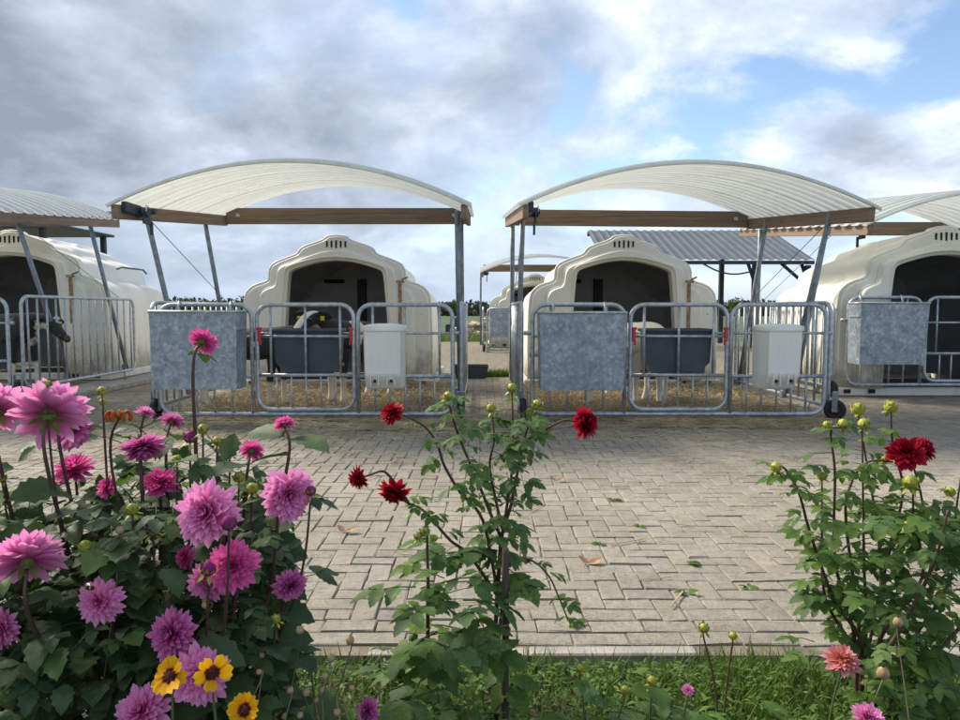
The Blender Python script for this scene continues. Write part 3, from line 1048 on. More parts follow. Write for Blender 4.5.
# ---- canopy ---------------------------------------------------------------
def make_canopy(label, W=2.99, skew=0.0, mirror=False, lo=-0.062, ro=-0.06):
    """curved sheet on two leaning pairs of posts; origin at the fence's front left foot"""
    t = thing('canopy', label, 'canopy', group='arched canopies over the pens')
    NY, FY = -0.56, 2.22
    NZ, FZ = 1.955, 2.215
    rise, over = 0.385, 0.085
    nrib = 15

    def pt(a, s, dz=0.0):
        x = lerp(-over, W + over, (a + 1) / 2) + skew * s
        y = lerp(NY, FY, s)
        z = lerp(NZ, FZ, s) + rise * (1 - a * a) - 0.02
        return (x, y, z + dz)
    ph = [(0.0, 0), (0.28, 0), (0.40, 1), (0.60, 1), (0.72, 0)]
    per = nrib // 3
    for p in range(3):
        mb = MB()
        rows = []
        ks = range(p * per, (p + 1) * per)
        ss = [((k + f) / nrib, u) for k in ks for f, u in ph] + [(((p + 1) * per + (0.2 if p < 2 else 0)) / nrib, 0)]
        for s, u in ss:
            rows.append([pt(-1 + 2 * i / 44, s, 0.034 * u + 0.004 * (2 - p)) for i in range(45)])
        mb.grid(rows, False)
        mb.build('roof_sheet', M['roof'], t, fix=False)
    mb = MB()
    rr = []
    for dy, dz in ((-0.008, -0.004), (0.02, -0.004), (0.02, 0.022), (-0.008, 0.022)):
        rr.append([Vector(pt(-1 + 2 * i / 44, 0.0, dz)) + Vector((0, dy, 0)) for i in range(45)])
    mb.grid([list(q) for q in zip(*rr)], False, True)
    mb.build('edge_trim', M['roof'], t)
    # timber
    for x in (-0.02, W + 0.02):
        a, b = Vector((x, NY + 0.02, NZ - 0.055)), Vector((x + skew, FY, FZ - 0.055))
        d = b - a
        rot = d.to_track_quat('X', 'Z').to_matrix()
        MB().box((0, 0, 0), (d.length, 0.052, 0.125), 0.004).build('side_beam', M['wood'], t)
        o = t.children[-1]
        o.location = (a + b) / 2
        o.rotation_euler = rot.to_euler()
    o = MB().box((0, 0, 0), (W - 0.02, 0.048, 0.195), 0.004).build('rear_beam', M['wood'], t)
    o.location = (W / 2 + skew, FY - 0.05, FZ - 0.005)
    # posts
    for x in (lo, W + ro):
        for yb, yt in ((1.05, 0.14), (2.5, 1.62)):
            s = (yt - NY) / (FY - NY)
            MB().tube([(x, yb, 0.13), (x + skew * s, yt, lerp(NZ, FZ, s) - 0.02)], 0.0265, 10).build('post', M['galv_dark'], t)
            MB().box((x + (0.03 if x < 1 else -0.03), yb - 0.005, 0.16), (0.05, 0.08, 0.08), 0.006).build('post_clamp', M['galv_dark'], t)
        MB().tube([(x, 0.22, 1.93), (x, 2.45, 1.10)], 0.0038, 5).build('stay_wire', M['wire'], t)
    for x in (0.16, W - 0.16):
        MB().box((x + skew, FY - 0.08, FZ), (0.05, 0.01, 0.035), 0.003).tube([(x - .02 + skew, FY - 0.09, FZ + .015), (x + .02 + skew, FY - 0.09, FZ + .015)], 0.008, 6).build('bolt', M['bolt'], t)
    # ratchet and strap at the front left corner
    bx = 0.03 if not mirror else W - 0.03
    hb = MB()
    y, z = NY + 0.36, lerp(NZ, FZ, 0.13) - 0.045
    hb.box((bx, y - .12, z + .01), (0.05, 0.30, 0.095), 0.01)
    hb.tube([(bx - .02, y + .02, z), (bx + .09, y + .02, z)], 0.045, 10)
    hb.tube([(bx - .02, y + .12, z + .02), (bx + .11, y + .12, z + .02)], 0.028, 8)
    hb.box((bx + .06, y + .03, z - .055), (0.014, 0.14, 0.11), 0.004)
    hb.build('ratchet', M['strap'], t)
    MB().box((bx + .06, y + .13, z - .135), (0.02, 0.035, 0.12), 0.004).build('strap_end', M['strap'], t)
    MB().box((bx + .085, y - .02, z + .03), (0.008, 0.02, 0.06), 0.002).box((bx + .085, y + .015, z + .03), (0.008, 0.012, 0.06), 0.002).build('ratchet_bolt', M['bolt'], t)
    return t


# ---- place the pens ---------------------------------------------------------
FA, FB = Vector((-3.15, 6.85, 0)), Vector((0.40, 6.85, 0))
FL, FC, FD = Vector((-7.97, 7.75, 0.08)), Vector((4.30, 8.62, 0.0)), Vector((0.08, 18.0, 0))

hA = make_hutch('cream calf hutch behind the left gate, calf with white forehead before it'); hA.location = (-1.94, 9.8, 0)
hB = clone(hA, 'cream calf hutch right of centre, rusty strip beside its dark opening', (1.94, 9.8, 0))
hL = clone(hA, 'cream calf hutch cut by the left edge of the picture', (-6.44, 9.95, 0.08))
hC = clone(hA, 'sunlit cream calf hutch at the right edge, fence tight against it', (5.63, 8.78, 0))
hD = clone(hA, 'far cream calf hutch seen through the gap between the two middle pens', (1.55, 20.4, 0))
# a rail along the side of the left hutch and its low concrete slab
MB().tube([(1.28, .35, 1.55), (1.30, .45, 1.58), (1.30, 1.1, 1.58), (1.28, 1.25, 1.53)], 0.014, 6).build('side_rail', M['wire'], hL)
tag(MB().box((-6.45, 9.85, 0.036), (3.4, 4.9, 0.084), 0.015).build('slab', M['kerb']), kind='structure')

fA = make_front('front fence of left pen with zinc trough, tub gate and milk feeder'); fA.location = FA
fB = clone(fA, 'front fence of right-centre pen with trough at its left end', FB)
fL = clone(fA, 'front fence of the pen cut off by the left picture edge', FL)
fC = clone(fA, 'front fence pressed against the sunlit hutch at the right edge', FC + Vector((0, 0.0, 0.10)))
fD = clone(fA, 'front fence of the far pen in the gap', FD)
for ch in list(fC.children):                        # the right fence stands on the hutch base, one wheel on the ground
    if ch.name.startswith('wheel'):
        ch.location.z -= 0.10
        if ch.location.x < 1:
            ch.location.x = -0.06; ch.rotation_euler.z = R(35)
for ch in list(fB.children):
    if ch.name.startswith('wheel') and ch.location.x > 1:
        ch.rotation_euler.z = R(58); ch.location.x = 2.99; ch.location.y = -0.02

sA = make_side('left side fence of left pen, receding behind its zinc trough'); sA.location = FA
clone(sA, 'right side fence of left pen beside the central gap', FA + Vector((2.97, 0.02, 0)))
clone(sA, 'left side fence of right-centre pen beside the central gap', FB + Vector((0.0, 0.02, 0)))
clone(sA, 'right side fence of right-centre pen behind its milk feeder', FB + Vector((2.97, 0.02, 0)))
clone(sA, 'barred side fence before the hutch at the left edge', FL + Vector((2.99, 0.02, 0)))
clone(sA, 'left side fence beside the sunlit hutch at the right edge', FC + Vector((-0.03, 0.02, 0.0)))
clone(sA, 'left side fence of the far pen in the gap', FD + Vector((0, 0.02, 0)))

tA = make_trough('zinc trough with its shaded right side showing, on left pen'); tA.location = FA + Vector((0.55, -0.035, 0.325))
clone(tA, 'zinc trough facing straight ahead at left end of right-centre pen', FB + Vector((0.535, -0.035, 0.315)))
clone(tA, 'zinc trough in front of the sunlit hutch at right', FC + Vector((0.47, -0.035, 0.42)))
clone(tA, 'far zinc trough hanging in the gap between the pens', FD + Vector((0.55, -0.035, 0.38)))

uA = make_bucket('slate feed tub with red clips on the left pen gate'); uA.location = FA + Vector((1.49, 0.04, 0.45))
clone(uA, 'slate feed tub with red clips on the right-centre gate', FB + Vector((1.50, 0.04, 0.45)))

mA = make_feeder('white milk feeder on left pen, square on to the viewer'); mA.location = FA + Vector((2.255, -0.03, 0.315))
clone(mA, 'white milk feeder at right end of right-centre pen, left side showing', FB + Vector((2.36, -0.03, 0.315)), R(10))

cA = make_canopy('arched cream canopy over the left pen')
cA.location = FA
cB = make_canopy('arched cream canopy over the right-centre pen', W=2.97, skew=-0.06, lo=0.01, ro=0.0); cB.location = FB; cB.rotation_euler = (R(-.4), R(.5), 0)
cL = clone(cA, 'arched canopy cut by the left picture edge, grey sheet', FL)
cC = make_canopy('arched canopy at the right edge over the sunlit hutch', skew=-0.42); cC.location = FC + Vector((0.0, -0.1, 0.03))
cD = clone(cA, 'small distant canopy in the gap between the pens', FD)

# bedding and straw
for nm, b_ in (('a', (-2.98, -0.35, 7.0, 9.74)), ('b', (0.55, 3.2, 7.0, 9.74)), ('l', (-7.8, -5.2, 7.9, 9.86))):
    o = bedding(*b_, seed=len(nm) + ord(nm)).build('straw_bedding', M['bedding'])
    if nm == 'l': o.location.z = 0.08
    tag(o, kind='stuff')
straw('straw', [(-3.0, -0.3, 7.0, 9.7, 0.10), (0.5, 3.25, 7.0, 9.7, 0.10)], 9500, 5)
straw('straw', [(-3.3, 0.1, 6.3, 7.1, 0.02), (0.2, 3.6, 6.3, 7.1, 0.02), (1.4, 3.3, 6.35, 6.85, 0.02), (-1.2, 0.0, 6.2, 6.8, 0.012), (-2.6, 3.2, 5.7, 6.6, 0.008)], 3600, 6)
straw('straw', [(-3, 3.5, 2.5, 6, 0.004)], 90, 9)
straw('straw', [(-3.5, 4.0, 4.8, 6.4, 0.004)], 420, 10)

# ================================================================== CALVES
def hide_mat(name, thr, seed, white_face=False):
    m, t, b, o = base_mat(name)
    f = noise_fac(t, 2.3, 2.5, 0.45, off=(seed * 3.7, seed * 1.3, seed))
    k = ramp(t, f, [(thr - 0.012, 0.0), (thr + 0.012, 1.0)])
    tc = t.nodes.new('ShaderNodeTexCoord')
    sp = t.nodes.new('ShaderNodeSeparateXYZ'); t.links.new(tc.outputs['Object'], sp.inputs[0])
    legs = ramp(t, math_node(t, 'ADD', sp.outputs[2], math_node(t, 'MULTIPLY', f, 0.25)), [(0.42, 1.0), (0.46, 0.0)])
    k = math_node(t, 'MAXIMUM', k, legs)
    if white_face:                                   # blaze between the eyes
        ax = math_node(t, 'ABSOLUTE', sp.outputs[0])
        hy = math_node(t, 'LESS_THAN', sp.outputs[1], -0.60)
        up = math_node(t, 'GREATER_THAN', sp.outputs[2], 0.80)
        top = ramp(t, math_node(t, 'ADD', ax, math_node(t, 'MULTIPLY', f, 0.05)), [(0.066, 1.0), (0.074, 0.0)])
        blaze = math_node(t, 'MULTIPLY', math_node(t, 'MULTIPLY', top, hy), up)
        k = math_node(t, 'MAXIMUM', k, blaze)
    fur = noise_fac(t, 60, 4, 0.7)
    dark = ramp(t, fur, [(0.3, (0.010, 0.010, 0.012)), (0.7, (0.028, 0.026, 0.026))])
    lite = ramp(t, fur, [(0.3, (0.60, 0.54, 0.45)), (0.7, (0.76, 0.71, 0.63))])
    t.links.new(mix_rgb(t, k, dark, lite), b.inputs['Base Color'])
    b.inputs['Roughness'].default_value = 0.75
    bump(t, b, fur, 0.35, 0.006)
    return m


M['nose'] = simple('dark_wet_nose', (0.02, 0.016, 0.016), (0.05, 0.035, 0.032), 0.35)
M['tag'] = simple('yellow_tag_plastic', (0.75, 0.48, 0.02), (0.8, 0.55, 0.03), 0.4)
M['hoof'] = simple('horn_hoof', (0.16, 0.12, 0.085), (0.26, 0.2, 0.15), 0.6)


def make_calf(label, loc, rz, mat, head=(0, 0, 0), step=0.0, scale=1.0):
    t = thing('calf', label, 'calf', loc, rz, 'calves in the pens')
    t.scale = (scale,) * 3
    hd = Vector(head)
    V, E, RAD = [], [], []

    def chain(pts, start=None):
        prev = start
        for p, r in pts:
            V.append(tuple(p)); RAD.append(r)
            if prev is not None:
                E.append((prev, len(V) - 1))
            prev = len(V) - 1
        return prev
    # trunk from the pelvis forward
    chain([((0, .46, .775), (.15, .155))])
    chain([((0, .24, .735), (.185, .185)), ((0, .0, .715), (.195, .2)), ((0, -.22, .73), (.165, .185)), ((0, -.38, .80), (.11, .14))], 0)
    neck0 = len(V) - 1
    chain([(Vector((0, -.52, .90)) + hd * .4, (.085, .11)), (Vector((0, -.64, .985)) + hd * .8, (.085, .09)), (Vector((0, -.74, .975)) + hd, (.085, .085)),
           (Vector((0, -.83, .915)) + hd, (.066, .07)), (Vector((0, -.92, .845)) + hd, (.052, .052)), (Vector((0, -.965, .805)) + hd, (.046, .042))], neck0)
    sh, pv = 3, 0
    for s in (-1, 1):
        d = step * s
        chain([((s * .115, -.26, .60), (.075, .085)), ((s * .12, -.275 - d * .5, .43), (.045, .052)), ((s * .12, -.28 - d, .31), (.040, .042)), ((s * .12, -.275 - d, .19), (.027, .028)), ((s * .12, -.275 - d, .085), (.034, .034)), ((s * .12, -.30 - d, .018), (.038, .042))], sh)
        chain([((s * .125, .46, .63), (.09, .125)), ((s * .13, .40 + d * .5, .48), (.065, .075)), ((s * .125, .55 + d, .34), (.038, .045)), ((s * .125, .545 + d, .20), (.027, .03)), ((s * .125, .53 + d, .085), (.034, .034)), ((s * .125, .50 + d, .018), (.038, .042))], pv)
    chain([((0, .63, .80), (.035, .035)), ((0, .685, .66), (.022, .022)), ((0, .69, .48), (.02, .02)), ((0, .685, .36), (.034, .034)), ((0, .68, .28), (.018, .018))], pv)
    me = bpy.data.meshes.new('body_cage')
    me.from_pydata(V, E, [])
    ob = bpy.data.objects.new('body_cage', me)
    COL.objects.link(ob)
    sk = ob.modifiers.new('skin', 'SKIN')
    sk.use_smooth_shade = True
    for i, sv in enumerate(me.skin_vertices[0].data):
        sv.radius = RAD[i]
        sv.use_root = i == 0
    ss = ob.modifiers.new('sub', 'SUBSURF'); ss.levels = 2; ss.render_levels = 2
    bpy.context.view_layer.update()
    dg = bpy.context.evaluated_depsgraph_get()
    bme = bpy.data.meshes.new_from_object(ob.evaluated_get(dg))
    bpy.data.objects.remove(ob)
    bme.materials.clear(); bme.materials.append(mat)
    bme.polygons.foreach_set('use_smooth', [True] * len(bme.polygons))
    put('body', bme, t)
    # ears, eyes, nose, hooves
    for s in (-1, 1):
        c = Vector((s * .075, -.665, 1.02)) + hd
        rows = []
        for k, w in ((0, .018), (.25, .042), (.6, .05), (.85, .03), (1, .004)):
            q = c + Vector((s * .165 * k, .012 * k, .012 - .035 * k * k))
            rows.append([q + Vector((0, -.016 + .01, w)), q + Vector((0, -.024, w * .5)), q + Vector((0, .012, 0)), q + Vector((0, -.024, -w * .5)), q + Vector((0, -.006, -w)), q + Vector((0, .024, -w * .4)), q + Vector((0, .028, w * .4))])
        MB().grid(rows, True, True).build('ear', mat, t)
        MB().lathe([(0.0, -.02), (.012, -.015), (.019, 0), (.012, .015), (0.0, .02)], 10, 'X', tuple(Vector((s * .072, -.80, .975)) + hd)).build('eye', M['nose'], t)
    for s in (-1, 1):
        MB().box(tuple(Vector((s * .15, -.70, .985)) + hd), (.05, .006, .045), .002).build('ear_tag', M['tag'], t)
    MB().lathe([(.002, -.022), (.03, -.02), (.044, -.008), (.046, .01), (.03, .02)], 12, 'Y', tuple(Vector((0, -.985, .815)) + hd)).build('nose', M['nose'], t)
    return t


make_calf('black calf with white forehead bent over the left gate tub', (-1.42, 7.98, 0.03), R(-26), hide_mat('hide_pied_blaze', 0.585, 2.2, True), (0, 0, -0.05), 0.05)
make_calf('black calf with pale hooves behind the left zinc trough', (-2.40, 7.55, 0.03), R(95), hide_mat('hide_mostly_black', 0.66, 5.0), (0, 0, -0.15), 0.06, 0.92)
make_calf('pale calf standing behind the tub of the right-centre gate', (1.73, 7.95, 0.03), R(14), hide_mat('hide_mostly_white', 0.30, 3.0), (0, 0.02, -0.30), 0.04, 0.98)
make_calf('pale calf behind the trough of right-centre pen, muzzle showing at left', (1.42, 7.72, 0.03), R(-80), hide_mat('hide_white_spotted', 0.36, 8.0), (0, 0.02, -0.22), 0.06, 0.92)
make_calf('black and white calf behind bars at the left picture edge', (-5.75, 8.75, 0.10), R(70), hide_mat('hide_pied', 0.58, 4.4), (0, 0, -0.2), 0.05)

# ================================================================== BACKGROUND
# profiled steel shelter behind the right pens
sh = thing('shelter', 'blue-grey profiled steel shelter roof behind the right-centre pen', 'shelter', (3.4, 20.0, 0))
mb = MB(); rows = []
for i in range(0, 121):
    ph = (i % 5)
    dz = (0, 0, 0.028, 0.028, 0.0)[ph]
    x = 5.85 * i / 120
    rows.append([(x, 0.0, 2.42 + dz), (x, 3.1, 3.56 + dz)])
mb.grid(rows, False).build('roof', M['steelroof'], sh, fix=False)
MB().box((2.92, 0.06, 2.36), (5.85, 0.07, 0.10), 0.005).build('eaves_beam', M['steeldark'], sh)
MB().box((2.92, 3.0, 3.44), (5.85, 0.07, 0.12), 0.005).build('rear_beam', M['steeldark'], sh)
for x in (0.3, 4.25):
    MB().box((x, 0.15, 1.17), (0.14, 0.14, 2.34), 0.01).build('post', M['steeldark'], sh)
    MB().box((x, 2.95, 1.69), (0.14, 0.14, 3.38), 0.01).build('post', M['steeldark'], sh)
for a, b in (((4.25, .15, 1.8), (4.05, .15, 2.34)), ((5.0, 0.2, 2.34), (5.75, 0.3, 1.75)), ((5.6, .3, 2.36), (5.75, .3, 1.9))):
    MB().tube([a, b], 0.05, 6).build('brace', M['steeldark'], sh)
MB().box((5.78, .3, 1.15), (0.14, 0.14, 2.3), 0.01).build('post', M['steeldark'], sh)
tag(MB().tube(spline([(6.1 + 3.4 - 3.4, 20.05, 2.36), (6.6, 20.05, 2.12), (7.1, 20.05, 2.04), (7.7, 20.05, 2.16)], 6), 0.022, 6).build('cable', M['steeldark']), 'dark cable sagging beneath the steel shelter eaves', 'cable')
# dark shelter behind the left pen
sl = thing('shelter', 'dark roofed shelter edge behind the hutch at the left picture edge', 'shelter', (-13.0, 16.2, 0))
MB().box((0.9, 1.4, 2.98), (5.0, 3.0, 0.06), 0.01).box((0.9, -0.1, 2.93), (5.0, 0.05, 0.14), 0.01).build('roof', M['strap'], sl)
for x in (-1.4, 3.2):
    for y in (0.1, 2.7):
        MB().box((x, y, 1.47), (0.12, 0.12, 2.94), 0.01).build('post', M['steeldark'], sl)
tg = MB()
for k in range(3):
    MB().tube([(-1.5, 0.0, 0.6 + .6 * k), (3.3, 0.0, 0.6 + .6 * k)], 0.03, 6).build('rail', M['galv_dark'], sl)


# far hedge and trees
def leaf_cloud(mb, c, rad, n, size, rn, attr=True):
    for _ in range(n):
        while True:
            p = Vector((rn.uniform(-1, 1), rn.uniform(-1, 1), rn.uniform(-1, 1)))
            if p.length <= 1:
                break
        q = Vector(c) + Vector((p.x * rad[0], p.y * rad[1], p.z * rad[2]))
        a = Vector((rn.gauss(0, 1), rn.gauss(0, 1), rn.gauss(0, 1))).normalized()
        b = a.cross(Vector((rn.gauss(0, 1), rn.gauss(0, 1), rn.gauss(0, 1)))).normalized()
        s = size * rn.uniform(.5, 1.2)
        mb.add([q - a * s, q + b * s * .6, q + a * s, q - b * s * .6], [(0, 1, 2, 3)], False, [rn.random()] * 4)


rn = random.Random(12)
mb = MB()
for k in range(420):
    x = rn.uniform(-150, 150)
    y = 150 + rn.uniform(-12, 12)
    h = 1.3 + 1.7 * (0.5 + 0.5 * noise.noise(Vector((x * .045, 3, 0)))) + (1.0 if x < -25 else 0)
    leaf_cloud(mb, (x, y, h * .5), (3.4, 2.5, h * .62 + rn.uniform(0, .8)), 45, 0.65, rn)
tag(mb.build('far_hedge', M['treeline'], fix=False), kind='stuff')


def far_tree(label, x, y, h, seed):
    t = thing('tree', label, 'tree', (x, y, -0.14), 0, 'trees beyond the pens')
    r = random.Random(seed)
    tr = MB().tube([(0, 0, 0), (.1, 0, h * .4), (0, .1, h * .8)], [h * .05, h * .04, h * .012], 7)
    for k in range(6):
        a = r.uniform(0, 6.28)
        tr.tube([(0.05, 0, h * r.uniform(.3, .55)), (math.cos(a) * h * .25, math.sin(a) * h * .25, h * r.uniform(.6, .85))], [h * .02, h * .007], 5)
    tr.build('trunk', M['stem'], t)
    cr = MB()
    for k in range(26):
        a, rr = r.uniform(0, 6.28), h * .3 * math.sqrt(r.random())
        leaf_cloud(cr, (math.cos(a) * rr, math.sin(a) * rr, h * r.uniform(.42, .9)), (h * .13,) * 3, 60, h * .035, r)
    cr.build('crown', M['treeline_lite'], t, fix=False)
    return t


M['treeline_lite'] = leaf_mat('far_tree_leaf', (0.05, 0.075, 0.028), (0.075, 0.105, 0.036), (0.10, 0.13, 0.045), 0.2)
for i, (u, y, h, lb) in enumerate(((736, 70, 3.1, 'small bright green tree under the steel shelter eaves'), (714, 82, 2.9, 'low green tree right of the right-centre hutch'), (775, 76, 3.0, 'green tree behind the leaning posts under the shelter'),
                                   (186, 60, 3.0, 'low green tree left of the post behind left pen'), (238, 64, 2.6, 'low green tree beside the left-centre hutch wall'), (212, 75, 3.0, 'dull green tree behind the left pen posts'), (452, 110, 3.6, 'distant dark tree in the gap between pens'))):
    far_tree(lb, (u - 480) / F * y, y, h * .78, 30 + i)

# pale log heap on the grass beyond the paving
lp = thing('log_heap', 'heap of pale split logs on grass in the central gap', 'log heap', (-0.35, 30.0, -0.14))
lm = simple('pale_split_wood', (0.42, 0.30, 0.22), (0.66, 0.54, 0.44), 0.85, 0, 9)
rn = random.Random(4)
for k in range(24):
    lay = k // 9
    x, y, z = rn.uniform(-.75, .75) * (1 - lay * .22), rn.uniform(-.3, .3), 0.12 + lay * .2 + rn.uniform(0, .08)
    a = rn.uniform(-.9, .9); L = rn.uniform(.25, .45)
    d = Vector((math.cos(a) * L, rn.uniform(-.2, .2), math.sin(a) * .3 * L))
    MB().tube([Vector((x, y, z)) - d, Vector((x, y, z)) + d], [rn.uniform(.05, .09), rn.uniform(.05, .09)], 7).build('log', lm, lp)
tag(MB().box((0, 0, .3), (0.5, 0.4, 0.6), 0.03).box((.1, 0, .72), (0.3, 0.3, 0.3), 0.05).build('tarp', M['strap'], lp, loc=(-.85, 0.3, 0)), None)

# black tub and grass strip in the gap
tb = thing('rubber_tub', 'low black rubber tub on paving in the central gap', 'tub', (-0.14, 11.1, 0))
MB().grid([[(sx * w, sy * d, z) for sx, sy in ((-1, -1), (1, -1), (1, 1), (-1, 1))] for w, d, z in ((.22, .13, 0), (.27, .17, .19), (.255, .155, .19), (.21, .12, .02))], False, True).add([(-.21, -.12, .02), (.21, -.12, .02), (.21, .12, .02), (-.21, .12, .02)], [(0, 1, 2, 3)]).build('bowl', M['navy'], tb)
MB().tube([(-.265, -.165, .19), (.265, -.165, .19), (.265, .165, .19), (-.265, .165, .19)], .012, 6, closed=True).build('rim', M['rubber'], tb)


def grass(name, n, fn, h0, h1, seed, mat='grass', w=0.0022):
    r = random.Random(seed)
    mb = MB()
    for _ in range(n):
        x, y, z = fn(r)
        h = r.uniform(h0, h1); a = r.uniform(0, 6.28); lean = r.uniform(.1, .7) * h
        dx, dy = math.cos(a), math.sin(a)
        ww = w * r.uniform(.7, 1.6)
        px, py = -dy * ww, dx * ww
        c = r.random()
        pts = []
        for s, k in ((0, 1), (.5, .8), (1, .05)):
            cx, cy, cz = x + dx * lean * s * s, y + dy * lean * s * s, z + h * (s - .25 * s * s * (lean / h))
            pts += [(cx - px * k, cy - py * k, cz), (cx + px * k, cy + py * k, cz)]
        mb.add(pts, [(0, 1, 3, 2), (2, 3, 5, 4)], True, [c] * 6)
    return tag(mb.build(name, M[mat], fix=False), kind='stuff')


grass('grass', 900, lambda r: (r.uniform(0.02, 0.5), 11.35 + r.uniform(-.12, .12), 0), 0.05, 0.16, 1, w=.004)
grass('grass', 5000, lambda r: (r.uniform(-4, 4), r.uniform(24, 30), -.14), 0.12, 0.4, 2, w=.012)
grass('grass', 500, lambda r: (r.uniform(-4.1, -3.3), r.uniform(9.5, 10.5), 0), 0.03, 0.12, 8, w=.004)

# ================================================================== FLOWER BED
def frame_rot(d, up=Vector((0, 0, 1))):
    """rotation whose +Y points along d and +Z leans to up"""
    y = Vector(d).normalized()
    x = y.cross(up)
    if x.length < 1e-4:
        x = Vector((1, 0, 0))
    x.normalize()
    z = x.cross(y)
    return Matrix((x, y, z)).transposed()


def leaflet(mb, base, d, up, L, W, fold=0.22, droop=0.3, teeth=True):
    """pointed oval leaflet with a folded midrib, arched blades and a toothed, wavy edge"""
    y = Vector(d).normalized(); x = y.cross(up).normalized(); z = x.cross(y)
    if teeth:
        prof = [(0.0, .05), (.08, .40), (.16, .62), (.26, .88), (.36, .92), (.46, 1.02), (.56, .90), (.66, .86), (.76, .62), (.86, .42), (.94, .18), (1.0, .01)]
        cols = (-1, -.5, 0, .5, 1)
    else:
        prof = [(0.0, .06), (.2, .7), (.45, 1.0), (.72, .72), (1.0, .02)]
        cols = (-1, 0, 1)
    ph = (L * 517.3 + W * 313.7) % 6.28
    vs_ = []
    for i, (s, w) in enumerate(prof):
        c = Vector(base) + y * L * s - z * (droop * L * s * s)
        tw = w * ((1.10 if i % 2 else 0.93) if teeth else 1)
        for k in cols:
            ww = w if abs(k) < 1 else tw
            h = fold * abs(k) * (1.35 - .6 * abs(k)) + (.07 * math.sin(s * 11 + ph + k * 1.3) * abs(k) if teeth else 0)
            vs_.append(c + x * W * .5 * ww * k + z * h * W * .5 * w)
    n = len(cols)
    fs = [(i * n + k, i * n + k + 1, (i + 1) * n + k + 1, (i + 1) * n + k) for i in range(len(prof) - 1) for k in range(n - 1)]
    mb.add(vs_, fs, True)


def leaf_mesh(kind, seed, mat):
    r = random.Random(seed)
    mb = MB()
    up = Vector((0, 0, 1))
    if kind == 'simple':
        mb.tube([(0, 0, 0), (0, .14, .01)], [.012, .008], 4)
        leaflet(mb, (0, .12, .01), (r.uniform(-.1, .1), 1, r.uniform(-.05, .1)), up, .88, r.uniform(.50, .62), r.uniform(.05, .3), r.uniform(.1, .4))
    else:
        n = 3 if kind == 'tri' else 5
        mb.tube([(0, 0, 0), (0, .3, .03), (0, .58, .0)], [.012, .010, .007], 4)
        leaflet(mb, (0, .55, .0), (0, 1, -.1), up, .46, .27, r.uniform(.05, .3), r.uniform(.1, .45))
        for k, yy in enumerate((.50, .26)[: (n - 1) // 2]):
            for s in (-1, 1):
                leaflet(mb, (0, yy, .02), (s * 1.0, .55 + r.uniform(-.15, .25), r.uniform(-.25, .1)), up, .40 - .06 * k, .23, r.uniform(.05, .3), r.uniform(.1, .5))
    return mb.mesh('leaf', M[mat], fix=False)


LEAF = {}
for mt in ('leaf_dark', 'leaf_mid', 'leaf_lite'):
    LEAF[mt] = {k: [leaf_mesh(k, 100 + i, mt) for i in range(4)] for k in ('simple', 'tri', 'pen')}


class Plant:
    def __init__(self, label, loc, group='dahlia plants', name='dahlia_plant', cat='dahlia plant'):
        self.t = thing(name, label, cat, loc, 0, group)
        self.o = Vector(loc)
        self.nleaf = 0
        self.npetal = 0
        self.extra = {}
        self.keep = []

    def stem(self, pts, r0=.006, r1=.003, mat='stem', n=6):
        q = spline([Vector(p) - self.o for p in pts], n)
        rr = [lerp(r0, r1, i / (len(q) - 1)) for i in range(len(q))]
        MB().tube(q, rr, 6).build('stem', M[mat], self.t)
        return [p + self.o for p in q]

    def leaf(self, p, d, size, mat, kind, rn, up=None):
        up = up or Vector((rn.uniform(-.35, .35), rn.uniform(-.6, .15), 1)).normalized()
        tip = Vector(p) + Vector(d).normalized() * size * .6
        for fp, fr in self.keep:                     # blooms stand clear of the leaves
            if (tip - fp).length < fr + size * .35 and tip.y < fp.y + fr * .4:
                return
            k = fp.y / max(tip.y, .3)
            if tip.y < fp.y and (Vector((tip.x * k - fp.x, CAM_H + (tip.z - CAM_H) * k - fp.z)).length < fr * .75 + size * .3):
                return
        rot = frame_rot(d, up)
        me = rn.choice(LEAF[mat][kind])
        self.nleaf += 1
        if self.nleaf <= 300:
            o = put('leaf', me, self.t, Vector(p) - self.o, rot, size)
        else:
            nv = len(me.vertices)
            a = rn.random()
            self.extra.setdefault(mat, MB()).add([rot @ (v.co * size) + Vector(p) - self.o for v in me.vertices], [tuple(f.vertices) for f in me.polygons], True, [a] * nv)

    def dress(self, path, s0, s1, n, size, mat, rn, kinds=('tri', 'pen'), droop=-.1, spread=1.0):
        """opposite leaves up a stem"""
        for k in range(n):
            s = lerp(s0, s1, k / max(1, n - 1))
            i = min(len(path) - 2, int(s * (len(path) - 1)))
            p = path[i].lerp(path[i + 1], s * (len(path) - 1) - i)
            a = rn.uniform(0, 6.28) if k % 2 == 0 else a + math.pi / 2
            for q in (0, math.pi):
                if rn.random() < .9:
                    d = Vector((math.cos(a + q) * spread, math.sin(a + q) * spread, droop + rn.uniform(-.35, .35)))
                    self.leaf(p, d, size * rn.uniform(.7, 1.2) * (1 - .3 * s), mat, rn.choice(kinds), rn)

    def finish(self):
        for mt_, mb_ in self.extra.items():
            tag(mb_.build('leaf_mass', M[mt_], self.t, fix=False), kind='stuff')


def petal_pts(L, W, curl, cup):
    prof = [(0.0, .30), (.25, .66), (.55, .98), (.82, .80), (1.0, .10)]
    vs_, at = [], []
    for s, w in prof:
        z = curl * L * s * s
        vs_ += [(-W / 2 * w, L * s, z + cup * W * w), (0, L * s, z), (W / 2 * w, L * s, z + cup * W * w)]
        at += [s] * 3
    fs = []
    for i in range(4):
        o = i * 3
        fs += [(o, o + 1, o + 4, o + 3), (o + 1, o + 2, o + 5, o + 4)]
    return vs_, fs, at


PET = {}


